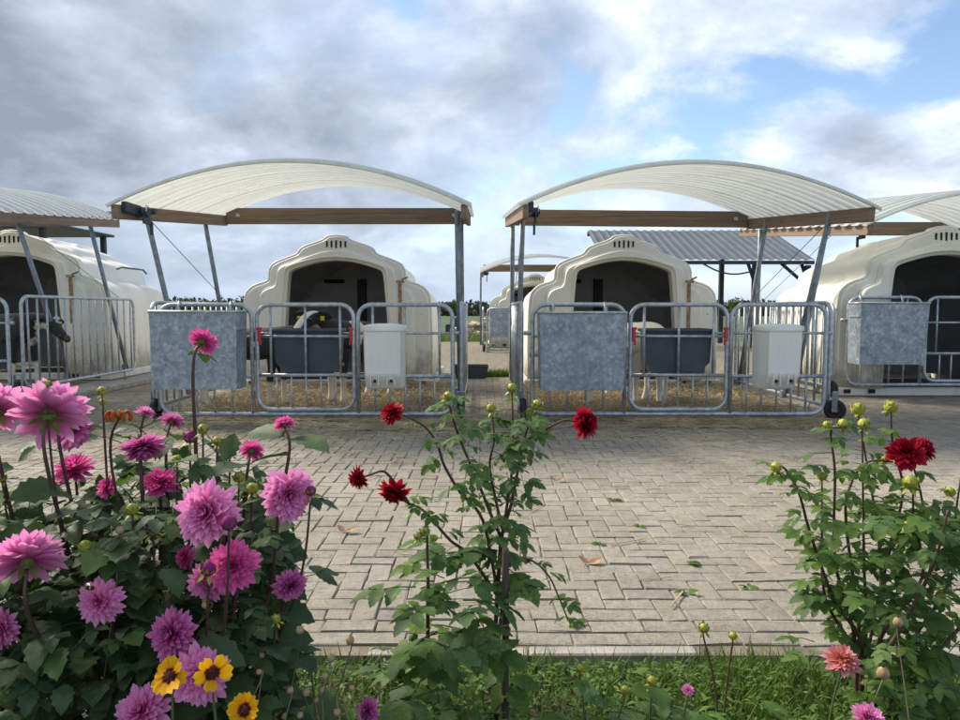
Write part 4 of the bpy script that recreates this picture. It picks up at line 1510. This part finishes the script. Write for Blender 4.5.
def petal_mesh(mat, var):
    key = (mat, var)
    if key not in PET:
        v, f, a = petal_pts(1.0, (.31, .34, .28)[var % 3], (.10, -.08, .2)[var % 3], (.22, .14, .3)[var % 3])
        PET[key] = MB().add(v, f, True, a).mesh('petal', M[mat], fix=False)
    return PET[key]


def flower(pl, centre, face, diam, mat='pink', rn=None, rows=9, back=-12, solo=True, dense=1.0, wid=1.0, shell=84):
    """dahlia head: rings of pointed petals round an axis 'face'"""
    rn = rn or random.Random(1)
    Rr = diam * .45
    axis = Vector(face).normalized()
    rot = frame_rot(axis).to_3x3() @ Matrix(((1, 0, 0), (0, 0, 1), (0, -1, 0)))      # local z -> axis
    inner = MB()
    head_pos = Vector(centre) - pl.o
    singles = []
    for k in range(rows):
        f = k / (rows - 1)
        el = R(lerp(back, shell, f ** 0.9))
        L = Rr * lerp(1.0, .34, f ** 1.3)
        n = max(4, int(lerp(21, 7, f) * dense))
        for q in range(n):
            a = 2 * math.pi * (q + .5 * (k % 2)) / n + rn.uniform(-.1, .1)
            e = el + rn.uniform(-.12, .12)
            rad = Vector((math.cos(a), math.sin(a), 0))
            d = rad * math.cos(e) + Vector((0, 0, 1)) * math.sin(e)
            up = (Vector((0, 0, 1)) * math.cos(e) - rad * math.sin(e))
            y = d.normalized(); x = y.cross(up).normalized(); z = x.cross(y)
            m3 = Matrix((x, y, z)).transposed()
            b = rad * Rr * lerp(.10, .02, f) + Vector((0, 0, 1)) * Rr * lerp(-.05, .22, f)
            LL = L * rn.uniform(.82, 1.1)
            W = LL * rn.uniform(.26, .36) * wid * lerp(1, 1.15, f)
            if solo and k < 2 and pl.npetal < 300:
                pl.npetal += 1
                singles.append((b, m3, LL, q))
            else:
                v, fc, at = petal_pts(LL, W, rn.uniform(-.05, .22), rn.uniform(.12, .3))
                inner.add([m3 @ Vector(p) + b for p in v], fc, True, [lerp(s, s * .8, f) for s in at])
    me = inner.mesh('flower_head', M[mat], fix=False)
    h = put('flower_head', me, pl.t, head_pos, rot)
    for b, m3, LL, q in singles:
        put('petal', petal_mesh(mat, q), h, b, m3, (LL * wid, LL, LL))
    cal = MB()
    cal.lathe([(Rr * .05, -Rr * .34), (Rr * .12, -Rr * .3), (Rr * .2, -Rr * .16), (Rr * .16, -Rr * .02)], 10)
    for q in range(6):
        a = q * 1.047
        leaflet(cal, (math.cos(a) * Rr * .12, math.sin(a) * Rr * .12, -Rr * .22), (math.cos(a), math.sin(a), -.35), Vector((0, 0, 1)), Rr * .42, Rr * .2, .1, .3, False)
    cal.build('calyx', M['bud_green'], h, fix=False)
    return h


M['bud_green'] = simple('green_calyx', (0.09, 0.13, 0.03), (0.19, 0.22, 0.05), 0.55, 0, 60)


def budhead(pl, c, diam, tip=None, up=Vector((0, 0, 1)), rn=None):
    r = diam / 2
    rn = rn or random.Random(2)
    up = (Vector(up) + Vector((rn.uniform(-.45, .45), rn.uniform(-.6, .2), 0))).normalized()
    rot = frame_rot(up).to_3x3() @ Matrix(((1, 0, 0), (0, 0, 1), (0, -1, 0)))
    rows = []
    for rr, h in ((.12, -.85), (.62, -.68), (.92, -.2), (.86, .25), (.62, .62), (.3, .86), (.04, .95)):
        rows.append([(r * rr * (1 + .10 * math.cos(8 * a * 2 * math.pi / 24)) * math.cos(a * 2 * math.pi / 24 + h * .3), r * rr * (1 + .10 * math.cos(8 * a * 2 * math.pi / 24)) * math.sin(a * 2 * math.pi / 24 + h * .3), r * h) for a in range(24)])
    o = put('bud', MB().grid(rows, True, True).mesh('bud', M['bud'] if not tip else M[tip]), pl.t, Vector(c) - pl.o, rot)
    sp = MB()
    for q in range(8):
        a = q * .785 + rn.uniform(-.2, .2)
        leaflet(sp, (math.cos(a) * r * .62, math.sin(a) * r * .62, -r * .7), (math.cos(a) * .55, math.sin(a) * .55, 1), Vector((-math.cos(a), -math.sin(a), .4)), r * rn.uniform(1.2, 1.7), r * .6, .2, -.15, False)
    for q in range(5):
        a = q * 1.257 + rn.uniform(-.3, .3)
        leaflet(sp, (math.cos(a) * r * .4, math.sin(a) * r * .4, -r * .8), (math.cos(a), math.sin(a), rn.uniform(-.5, .2)), Vector((0, 0, 1)), r * 1.25, r * .5, .15, .3, False)
    sp.build('sepals', M['bud'] if rn.random() < .6 else M['bud_green'], o, fix=False)
    return o


def base_at(u, Y):
    return Vector(((u - 480) / F * Y, Y, -0.05))


CAMD = Vector((0, -1, .12))
# ------------------------------------------------------------------ pink dahlia, left
rn = random.Random(21)
pk = Plant('large pink dahlia with dark leaves filling the lower left corner', (-0.72, 1.52, -0.05))
FLW = [  # u, v, px, depth, facing, material, rows, base u
    (50, 412, 80, 1.36, (-.25, .80, .62), 'pink', 9, 80), (-3, 409, 62, 1.42, (-.4, .7, .6), 'pink', 8, 20), (27, 559, 76, 1.20, (-.35, .62, .75), 'pink', 9, 60),
    (100, 602, 50, 1.22, (.05, -1, .25), 'pink', 8, 110), (208, 513, 70, 1.25, (-.18, -1, .35), 'pink', 9, 150), (288, 494, 60, 1.38, (.62, -.85, -.05), 'pink', 9, 180),
    (143, 446, 46, 1.50, (.3, -.35, -.75), 'mauve', 8, 130), (74, 470, 46, 1.58, (.0, -.25, .9), 'magenta', 7, 90), (160, 483, 42, 1.55, (.15, -.3, .9), 'magenta', 7, 130),
    (107, 487, 26, 1.5, (-.5, -.6, .4), 'magenta', 6, 120), (233, 566, 56, 1.27, (.2, -1, .3), 'magenta', 8, 170), (208, 582, 46, 1.30, (-.2, -1, -.1), 'pink', 7, 160),
    (186, 557, 28, 1.36, (-.6, -.7, .2), 'magenta', 6, 150), (173, 634, 56, 1.20, (-.3, -1, .3), 'mauve', 8, 150), (200, 676, 66, 1.16, (.15, -1, .35), 'pink', 9, 160),
    (142, 712, 62, 1.16, (-.1, -.75, .75), 'pink', 9, 140), (290, 585, 38, 1.38, (.45, -.8, -.2), 'mauve', 7, 200), (252, 450, 28, 1.58, (.1, .7, .5), 'magenta', 5, 190),
    (284, 424, 23, 1.62, (-.3, .4, .7), 'magenta', 5, 210), (203, 341, 33, 1.52, (.2, .75, .45), 'magenta', 6, 160), (145, 413, 22, 1.7, (.2, .3, .9), 'pink', 6, 140),
    (172, 421, 26, 1.66, (.1, .5, .6), 'mauve', 6, 150), (2, 628, 44, 1.25, (-.2, -1, .1), 'pink', 8, 30), (72, 432, 44, 1.48, (0.1, .5, -.4), 'mauve', 7, 90)]
pk.keep = [(P(f_[0], f_[1], f_[3]), f_[2] / F * f_[3] / 2) for f_ in FLW]
for (u, v, px, Y, face, mt, rows, ub) in FLW:
    c = P(u, v, Y)
    f = Vector(face).normalized()
    d = px / F * Y
    neck = c - f * d * .17
    b = base_at(480 + (ub - 480) * 1.0, 1.52)
    b.x = lerp(b.x, -0.72, .55)
    mid = Vector((lerp(b.x, c.x, .75), lerp(b.y, c.y, .7), lerp(b.z, c.z, .6)))
    pre = neck - f * .03 + Vector((0, 0, -.045))
    path = pk.stem([b, mid, pre, neck], .0062, .0024)
    pk.dress(path, .45, .80, 2, .15, 'leaf_dark', rn, ('simple', 'tri'), .05)
    flower(pk, c, f, d, mt, rn, rows, solo=(px > 48 or v > 640), dense=1.1)
for (u, v, px, Y, tip) in ((45, 386, 14, 1.34, None), (102, 391, 10, 1.5, None), (103, 402, 8, 1.6, None), (190, 437, 14, 1.5, 'mauve'), (203, 429, 12, 1.48, None), (217, 441, 10, 1.6, None), (177, 459, 9, 1.55, None), (229, 523, 17, 1.2, 'mauve'), (208, 569, 16, 1.22, 'mauve'),
                          (311, 491, 11, 1.38, 'mauve'), (252, 488, 12, 1.42, None), (230, 454, 9, 1.58, None), (85, 546, 13, 1.25, None), (153, 529, 15, 1.3, 'mauve'), (132, 509, 13, 1.33, None), (239, 477, 12, 1.5, None), (276, 619, 10, 1.3, None), (2, 478, 10, 1.4, None)):
    c = P(u, v, Y)
    b = Vector((lerp(c.x, -.72, .5), lerp(c.y, 1.52, .6), .15))
    pk.stem([b, Vector((lerp(b.x, c.x, .8), lerp(b.y, c.y, .8), lerp(b.z, c.z, .6))), c - Vector((0, 0, px / F * Y * .45))], .004, .002)
    budhead(pk, c, px / F * Y, tip, rn=rn)
# leaf mass of the bush
cnt = 0
while cnt < 1300:
    a, e = rn.uniform(0, 6.28), math.asin(rn.uniform(-.5, 1))
    rad = Vector((math.cos(a) * math.cos(e), math.sin(a) * math.cos(e), math.sin(e)))
    k = rn.uniform(.55, 1.0)
    p = Vector((-0.74, 1.50, 0.36)) + Vector((rad.x * .46, rad.y * .36, rad.z * .44)) * k
    if p.z < 0.02:
        continue
    u = 480 + F * p.x / p.y
    if u > 268 or p.y < 1.02 or (p.z > .68 and rn.random() < .4):
        continue
    d = Vector((rad.x + rn.uniform(-.6, .6), rad.y - .35 + rn.uniform(-.6, .6), rn.uniform(-.45, .35)))
    pk.leaf(p, d, rn.uniform(.06, .115), 'leaf_dark' if rn.random() < .8 else 'leaf_mid', rn.choice(('simple', 'tri', 'tri')), rn, Vector((rn.uniform(-.5, .5), rn.uniform(-.8, .2), 1)).normalized())
    cnt += 1
for _ in range(600):                                  # low front of the bush
    p = P(rn.uniform(-30, 258), rn.uniform(540, 760), rn.uniform(1.28, 1.62))
    a = rn.uniform(0, 6.28)
    pk.leaf(p, Vector((math.cos(a), math.sin(a) - .4, rn.uniform(-.5, .3))), rn.uniform(.06, .11), 'leaf_dark' if rn.random() < .8 else 'leaf_mid', rn.choice(('simple', 'tri', 'tri')), rn)
pk.finish()
# curled withered bloom
wo = pk
c = P(119, 417, 1.45)
mb = MB()
for k in range(7):
    a = k * .9
    q = [c - pk.o + Vector((math.cos(a) * .004, math.sin(a) * .004, 0)), c - pk.o + Vector((math.cos(a) * .018, math.sin(a) * .012, .012)), c - pk.o + Vector((math.cos(a) * .026, math.sin(a) * .016, .002)), c - pk.o + Vector((math.cos(a) * .022, math.sin(a) * .014, -.008))]
    mb.tube(spline(q, 4), .0028, 6)
mb.build('withered_flower', M['orange'], pk.t)
pk.stem([Vector((-.70, 1.5, .3)), P(112, 470, 1.47), c], .004, .0025)

# ------------------------------------------------------------------ red dahlia, centre, with its stake
rn = random.Random(33)
md = Plant('slender red dahlia tied beside the wooden stake in the centre', (0.045, 1.80, -0.05))
root = base_at(497, 1.80)


def pxs(lst, y0, y1):
    n = len(lst)
    return [P(u, v, lerp(y0, y1, i / max(1, n - 1))) for i, (u, v) in enumerate(lst)]


paths = []
main = md.stem([root] + pxs([(495, 645), (500, 555), (503, 531), (511, 505), (520, 460), (527, 430), (537, 409)], 1.80, 1.78), .0065, .0022)
paths.append((main, .2, .97, 19, .10))
p2 = md.stem([root] + pxs([(499, 640), (507, 560), (493, 520), (475, 475), (459, 437), (450, 408), (448, 398)], 1.79, 1.76), .0055, .0022)
paths.append((p2, .25, .97, 16, .095))
p3 = md.stem(pxs([(500, 600), (470, 556), (450, 540), (425, 512), (408, 503), (398, 497)], 1.80, 1.70), .0045, .0025)
paths.append((p3, .1, .85, 8, .085))
p4 = md.stem(pxs([(410, 505), (400, 490), (385, 472), (372, 474), (364, 477)], 1.70, 1.68), .0035, .0025)
p5 = md.stem(pxs([(497, 590), (483, 521), (460, 492), (444, 465), (438, 446), (428, 430), (416, 421), (403, 415)], 1.80, 1.72), .0045, .0022)
paths.append((p5, .1, .8, 8, .075))
p6 = md.stem(pxs([(503, 531), (490, 470), (494, 440), (492, 415)], 1.79, 1.80), .004, .002)
paths.append((p6, .1, .95, 9, .09))
p7 = md.stem(pxs([(503, 531), (512, 470), (513, 430), (512, 392)], 1.79, 1.82), .004, .002)
paths.append((p7, .1, .92, 10, .09))
p8 = md.stem(pxs([(525, 441), (548, 428), (566, 420), (580, 424)], 1.78, 1.76), .003, .0025)
paths.append((p8, .2, .5, 1, .09))
p9 = md.stem([base_at(430, 1.7)] + pxs([(428, 640), (428, 580), (427, 535)], 1.70, 1.68), .006, .003)
paths.append((p9, .2, .95, 6, .12))
p10 = md.stem(pxs([(505, 560), (530, 560), (548, 575), (560, 600), (568, 620)], 1.80, 1.72), .003, .002)
paths.append((p10, .1, .95, 5, .08))
for pth, a, b, n, sz in paths:
    md.dress(pth, a, b, n, sz, rn.choice(('leaf_mid', 'leaf_lite', 'leaf_mid')), rn, ('tri', 'pen', 'pen'), -.2)
for k in range(64):                                  # bushy lower part
    p = Vector((rn.gauss(-.02, .09), rn.uniform(1.58, 1.84), rn.uniform(.05, .46)))
    if p.x < -.25 or p.x > .2 or (p.x > -.005 and p.y < 1.76):
        continue
    a = rn.uniform(0, 6.28)
    md.leaf(p, Vector((math.cos(a), math.sin(a) - .3, rn.uniform(-.35, .3))), rn.uniform(.13, .20), rn.choice(('leaf_mid', 'leaf_mid', 'leaf_lite')), rn.choice(('tri', 'pen', 'pen')), rn)
for (u, v, px, Y, face) in ((392, 413, 29, 1.72, (-.5, -.5, .7)), (358, 478, 28, 1.68, (-.75, -.45, -.3)), (394, 492, 36, 1.70, (-.25, -.55, -.65)), (586, 423, 37, 1.76, (.85, -.5, .1))):
    flower(md, P(u, v, Y), Vector(face), px / F * Y, 'red', rn, 8, solo=True, wid=1.15, back=-25)
for (u, v, px, Y) in ((448, 396, 10, 1.76), (537, 405, 12, 1.78), (512, 388, 11, 1.82), (491, 408, 10, 1.80), (425, 532, 11, 1.68), (418, 536, 9, 1.67), (434, 538, 8, 1.69)):
    budhead(md, P(u, v, Y), px / F * Y, None, rn=rn)
md.finish()
st = thing('wooden_stake', 'dark square wooden stake supporting the central red dahlia', 'stake', tuple(base_at(506, 1.70)))
o = P(506, 548, 1.70) - st.location
MB().tube([(0, 0, -.1), (0, 0, o.z * .5), (.0, 0, o.z - .01), (0, 0, o.z)], [.0095, .0095, .0092, .006], 7).build('shaft', M['stake'], st)
MB().tube([(math.cos(k * .7) * .018 - .006, math.sin(k * .7) * .016, o.z * .62 + .002 * k) for k in range(10)], .0018, 5).build('twine', M['dry'], st)

# ------------------------------------------------------------------ red dahlia, right
rn = random.Random(45)
rd = Plant('bushy red dahlia with many yellow-green buds at the right', (1.03, 1.85, -0.05))
RS = [([(861, 644), (835, 602), (811, 536), (799, 493), (786, 470), (779, 466)], 1.80, 1.74, 7), ([(860, 640), (846, 522), (851, 484), (868, 462), (893, 462)], 1.84, 1.82, 6), ([(855, 640), (835, 560), (835, 474), (831, 432), (842, 428)], 1.82, 1.80, 5),
      ([(866, 640), (864, 560), (863, 493), (862, 428)], 1.86, 1.86, 5), ([(870, 640), (892, 540), (903, 490), (893, 446), (891, 412)], 1.88, 1.84, 6), ([(880, 640), (922, 578), (914, 520), (913, 488)], 1.75, 1.70, 6),
      ([(890, 650), (930, 570), (922, 500), (912, 462)], 1.86, 1.80, 5), ([(900, 660), (950, 580), (955, 520), (962, 470)], 1.84, 1.84, 6), ([(880, 660), (880, 560), (873, 500), (858, 414)], 1.9, 1.9, 5), ([(900, 690), (965, 620), (985, 560), (990, 500)], 1.7, 1.7, 6),
      ([(858, 660), (826, 600), (822, 540), (822, 480)], 1.84, 1.82, 5), ([(870, 680), (905, 620), (935, 560), (948, 510)], 1.66, 1.62, 5)]
for lst, y0, y1, n in RS:
    b = base_at(lerp(lst[0][0], 880, .6), 1.85)
    pth = rd.stem([b] + pxs(lst, y0, y1), .0055, .0022)
    rd.dress(pth, .28, .88, n + 5, .10, 'leaf_mid' if n == 5 else 'leaf_lite', rn, ('tri', 'pen', 'pen'), -.15)
cnt = 0
while cnt < 190:
    u, v, Y = rn.gauss(905, 45), rn.uniform(500, 720), rn.uniform(1.62, 1.98)
    if u < 800 + abs(v - 600) * .18 or u > 1010:
        continue
    a = rn.uniform(0, 6.28)
    rd.leaf(P(u, v, Y), Vector((math.cos(a), math.sin(a) - .4, rn.uniform(-.4, .3))), rn.uniform(.085, .13), rn.choice(('leaf_mid', 'leaf_lite', 'leaf_lite')), rn.choice(('tri', 'tri', 'pen')), rn)
    cnt += 1
flower(rd, P(906, 453, 1.80), Vector((-.25, -.75, .6)), 40 / F * 1.8, 'red', rn, 8, wid=1.2)
flower(rd, P(923, 449, 1.83), Vector((.6, -.5, .6)), 32 / F * 1.8, 'red', rn, 8, wid=1.2)
for (u, v, px, Y, tip) in ((776, 467, 12, 1.74, None), (843, 424, 12, 1.80, None), (858, 409, 14, 1.9, None), (864, 424, 13, 1.86, None), (891, 407, 13, 1.84, None), (822, 476, 10, 1.82, None), (827, 425, 9, 1.8, None), (910, 482, 15, 1.70, None), (908, 526, 11, 1.68, None), (950, 492, 11, 1.84, None), (885, 459, 8, 1.83, None)):
    budhead(rd, P(u, v, Y), px / F * Y, tip, rn=rn)
rd.finish()


# ------------------------------------------------------------------ small flowers and stems in the verge
def small_plant(name, label, cat, u, v, Y, px, kind, base_u=None, group=None, lean=0.0, face=(0, -.9, .45), mat=None, leaves=0, stem_mat='stem_g'):
    b = base_at(base_u if base_u else u, Y + .02)
    b.z = -0.05
    pl = Plant(label, tuple(b), group, name, cat)
    c = P(u, v, Y)
    r_ = random.Random(int(u * 7 + v))
    d = px / F * Y
    f = Vector(face).normalized()
    pth = pl.stem([b, Vector((lerp(b.x, c.x, .35 + lean), lerp(b.y, c.y, .5), lerp(b.z, c.z, .55))), c - f * d * .12 + Vector((0, 0, -.02)), c - f * d * .05], .003 if kind != 'seed' else .0016, .0016 if kind != 'seed' else .0009, stem_mat)
    if leaves:
        pl.dress(pth, .25, .8, leaves, .1, 'leaf_lite', r_, ('tri', 'simple'))
    if kind == 'dahlia':
        flower(pl, c, f, d, mat, r_, 7, solo=False)
    elif kind == 'bud':
        budhead(pl, c, d, mat, rn=r_)
    elif kind == 'seed':
        put('seed_head', MB().lathe([(d * .1, -d * .5), (d * .42, -d * .3), (d * .5, 0), (d * .4, d * .32), (d * .12, d * .5)], 9).mesh('seed_head', M['seed']), pl.t, c - pl.o)
    elif kind == 'tick':
        rot = frame_rot(f).to_3x3() @ Matrix(((1, 0, 0), (0, 0, 1), (0, -1, 0)))
        cm = MB().lathe([(d * .02, -d * .05), (d * .15, -d * .02), (d * .14, d * .03), (d * .08, d * .06), (0.001, d * .065)], 12)
        for q in range(60):
            a, rr = r_.uniform(0, 6.28), d * .17 * math.sqrt(r_.random())
            cm.tube([(math.cos(a) * rr, math.sin(a) * rr, .0), (math.cos(a) * rr * 1.15, math.sin(a) * rr * 1.15, d * r_.uniform(.06, .1))], d * .012, 4)
        ce = put('flower_centre', cm.mesh('flower_centre', M['maroon']), pl.t, c - pl.o, rot)
        npet = 8 if not lean else 5
        for q in range(npet):
            a = q * 6.283 / npet + r_.uniform(-.18, .18)
            L = d * r_.uniform(.46, .54)
            vs_, at = [], []
            for s, w in ((.12, .30), (.35, .62), (.6, .92), (.8, 1.0), (.96, .86)):
                for k, x in enumerate((-.5, -.25, 0, .25, .5)):
                    tip = (.10 if k in (1, 3) else (-.03 if k == 2 else -.06)) * L if s > .9 else 0
                    vs_.append((x * w * L * .78, L * s + tip, .05 * L * math.cos(x * 14) + .10 * L * s * s + r_.uniform(-.012, .012) * L)); at.append(max(.02, (s - .15) * 1.1))
            fs = [(i * 5 + k, i * 5 + k + 1, i * 5 + k + 6, i * 5 + k + 5) for i in range(4) for k in range(4)]
            pm = MB().add(vs_, fs, True, at).mesh('petal', M['yellow'], fix=False)
            put('petal', pm, ce, (0, 0, d * .004 * (q % 3)), (r_.uniform(-.25, .35), r_.uniform(-.25, .25), a))
    pl.finish()
    return pl


small_plant('yellow_flower', 'yellow flower with maroon eye, leftmost, before the pink blooms', 'flower', 170, 676, 1.05, 38, 'tick', 160, 'yellow tickseed flowers', face=(-.1, -.8, .6))
small_plant('yellow_flower', 'yellow flower with few upright petals over a pink dahlia', 'flower', 212, 673, 1.05, 38, 'tick', 220, 'yellow tickseed flowers', face=(.35, -.85, .25), lean=.05)
small_plant('yellow_flower', 'lowest yellow flower cut by the bottom edge', 'flower', 245, 710, 1.08, 34, 'tick', 240, 'yellow tickseed flowers', face=(-.2, -.75, .6))
small_plant('pink_flower', 'domed peach-pink dahlia bloom low before the right red dahlia', 'dahlia', 842, 660, 1.62, 40, 'dahlia', 838, face=(0, -.35, .95), mat='peach')
small_plant('pink_flower', 'pink bloom cut by the bottom edge at right', 'dahlia', 868, 718, 1.5, 36, 'dahlia', 872, face=(.1, -.5, .8), mat='pink')
small_plant('pink_flower', 'ragged purple bloom at the bottom left of the central dahlia', 'dahlia', 368, 711, 1.35, 32, 'dahlia', 380, face=(-.6, -.5, .5), mat='mauve')
small_plant('pink_flower', 'tiny pale pink bloom in the verge grass', 'flower', 688, 690, 1.62, 14, 'dahlia', 686, face=(0, -.5, .8), mat='pink')
small_plant('purple_bud', 'purple flower bud left of the central dahlia', 'bud', 311, 664, 1.4, 13, 'bud', 318, mat='mauve')
for u, v, px, bu, lb in ((704, 628, 11, 730, 'leaning yellow bud on a dark stem before the kerb'), (733, 636, 9, 731, 'green bud on a short upright stem before the kerb'), (625, 690, 10, 618, 'round yellow bud low in the verge, left one'), (652, 681, 11, 655, 'round yellow bud low in the verge, right one'), (580, 668, 9, 590, 'green shoot with bud right of the stake')):
    small_plant('dahlia_bud', lb, 'bud', u, v, 1.66, px, 'bud', bu, 'buds in the verge', leaves=2 if u < 700 else 1, stem_mat='stem' if u > 690 else 'stem_g')
for k, (u, v, bu) in enumerate(((259, 672, 225), (205, 405 + 200, 30), (290, 690, 240), (306, 692, 300), (316, 700, 330), (325, 676, 300), (331, 658, 320), (300, 630, 300), (345, 700, 350), (284, 716, 270), (337, 712, 340), (120, 510 + 20, 10), (262, 655, 262), (205, 600, 60), (322, 690, 322), (350, 640, 345), (352, 688, 356), (300, 715, 305))):
    small_plant('seed_head_stem', 'thin tan stalk with round seed head among the left flowers', 'seed head', u, v, 1.2 + .03 * (k % 5), 6 + (k * 5) % 4, 'seed', bu + (-70, 35, -30, 60, 0)[k % 5], 'seed head stalks', stem_mat=('dry', 'stem_g')[k % 2], lean=(.1, -.15, .25)[k % 3])
small_plant('seed_head_stem', 'bare forked tan stalk before the right red dahlia', 'seed head', 883, 673, 1.55, 13, 'seed', 868, 'tall seed heads at right', stem_mat='dry')
small_plant('seed_head_stem', 'brown seed head on a bent stalk in the right dahlia', 'seed head', 898, 622, 1.5, 10, 'seed', 940, 'tall seed heads at right', stem_mat='dry', lean=.2)

# bumblebee on the small pink bloom
bee = thing('bumblebee', 'bumblebee on the pink dahlia facing the viewer at lower left', 'bee', tuple(P(90, 588, 1.19)))
MB().lathe([(.0005, -.008), (.003, -.006), (.0045, -.001), (.004, .004), (.0025, .007), (.0005, .008)], 10, 'X').build('body', M['slot'], bee)
MB().lathe([(.0042, .0), (.0046, .0015), (.0040, .003)], 10, 'X').build('band', M['seed'], bee)
for s in (-1, 1):
    MB().add([(0, 0, .004), (-.004, s * .006, .007), (-.009, s * .005, .006), (-.006, s * .001, .0045)], [(0, 1, 2, 3)]).build('wing', M['galv'], bee)

# verge grass and ground weeds
def verge(r):
    return (r.uniform(-.75, 1.4), 2.11 - .65 * r.random() ** 1.3, -.05)


grass('grass', 5200, verge, .03, .11, 3)
grass('grass', 1700, lambda r: (r.gauss(.80, .12), r.uniform(1.70, 2.06), -.05), .05, .15, 4)
grass('grass', 260, lambda r: (r.uniform(-.7, .9), r.uniform(1.65, 2.06), -.05), .06, .16, 14)
wm = MB(); r = random.Random(8)
for _ in range(9000):
    y = 2.11 - .58 * r.random(); x, z = r.uniform(-.7, 1.35), -.05 + r.random() ** 1.6 * (.03 + .12 * min(1, (2.13 - y) / .25))
    a = r.uniform(0, 6.28)
    o = len(wm.v)
    leaflet(wm, (x, y, z), (math.cos(a), math.sin(a), r.uniform(-.3, .6)), Vector((r.uniform(-.4, .4), r.uniform(-.6, .2), 1)).normalized(), r.uniform(.010, .03), r.uniform(.003, .010), .15, .3, False)
    c = r.random()
    for q in range(o, len(wm.v)):
        wm.a[q] = c
tag(wm.build('ground_weeds', M['leaf_lite'], fix=False), kind='stuff')
# broad leaves low in the verge
CL = ['broad leaf clump under the left round yellow bud', 'broad leaf clump under the right round yellow bud', 'broad leaf clump beside the tiny pale pink bloom', 'broad leaf clump in grass left of the peach-pink bloom',
      'broad leaf clump just right of the wooden stake', 'broad leaf clump at the foot of the right red dahlia', 'broad leaf clump between pink bush and central dahlia']
for k, (u, Y, n) in enumerate(((610, 1.6, 9), (655, 1.62, 8), (700, 1.65, 7), (760, 1.7, 6), (585, 1.68, 6), (810, 1.72, 6), (330, 1.6, 7))):
    b = base_at(u, Y)
    pl = Plant(CL[k], tuple(b), 'leaf clumps in the verge', 'leaf_clump', 'plant')
    for q in range(n):
        a = r.uniform(0, 6.28)
        pl.leaf(b + Vector((r.uniform(-.03, .03), r.uniform(-.03, .03), r.uniform(.0, .12))), Vector((math.cos(a), math.sin(a), r.uniform(.1, .7))), r.uniform(.09, .15), r.choice(('leaf_mid', 'leaf_lite')), r.choice(('simple', 'tri')), r)
    pl.finish()

# weeds in the joints and fallen leaves on the paving
WL = ['small weed in a joint above the leaning yellow bud', 'small weed in the joints, farthest right of the red side bloom', 'small weed in a joint midway across the paving', 'small weed in the joints nearest the right red dahlia', 'small weed in a joint right of the stake top',
      'small weed in a joint just beyond the one above the yellow bud', 'small weed in a joint beside the small dry leaf', 'small weed in a joint behind the central dahlia stems', 'small weed at the kerb right of the stake', 'small weed in a joint behind the right red dahlia']
for k, (u, v) in enumerate(((686, 594), (614, 500), (640, 527), (748, 588), (560, 600), (690, 565), (600, 545), (470, 560), (575, 625), (900, 560))):
    d = ray(u, v); p = Vector((0, 0, CAM_H)) + d * (CAM_H / -d.z)
    pl = Plant(WL[k], tuple(p), 'weeds in the paving joints', 'weed', 'weed')
    for q in range(5):
        a = r.uniform(0, 6.28)
        pl.leaf(p + Vector((0, 0, .002)), Vector((math.cos(a), math.sin(a), r.uniform(.05, .5))), r.uniform(.02, .05), 'leaf_lite', 'simple', r)
for k, (u, v, lb) in enumerate(((556, 482, 'dry brown leaf on paving right of the central dahlia'), (588, 565, 'small dry leaf on paving near the kerb'), (344, 533, 'tan leaf scrap on paving left of the central dahlia'))):
    d = ray(u, v); p = Vector((0, 0, CAM_H)) + d * (CAM_H / -d.z)
    mb = MB(); leaflet(mb, (0, 0, .006), (1, .3, .1), Vector((0, -.2, 1)), .07, .045, .4, -.15)
    leaflet(mb, (0, 0, .006), (-.6, .5, .3), Vector((0, -.2, 1)), .05, .03, .4, -.15)
    tag(mb.build('fallen_leaf', M['rust'], loc=tuple(p), fix=False), lb, 'fallen leaf')
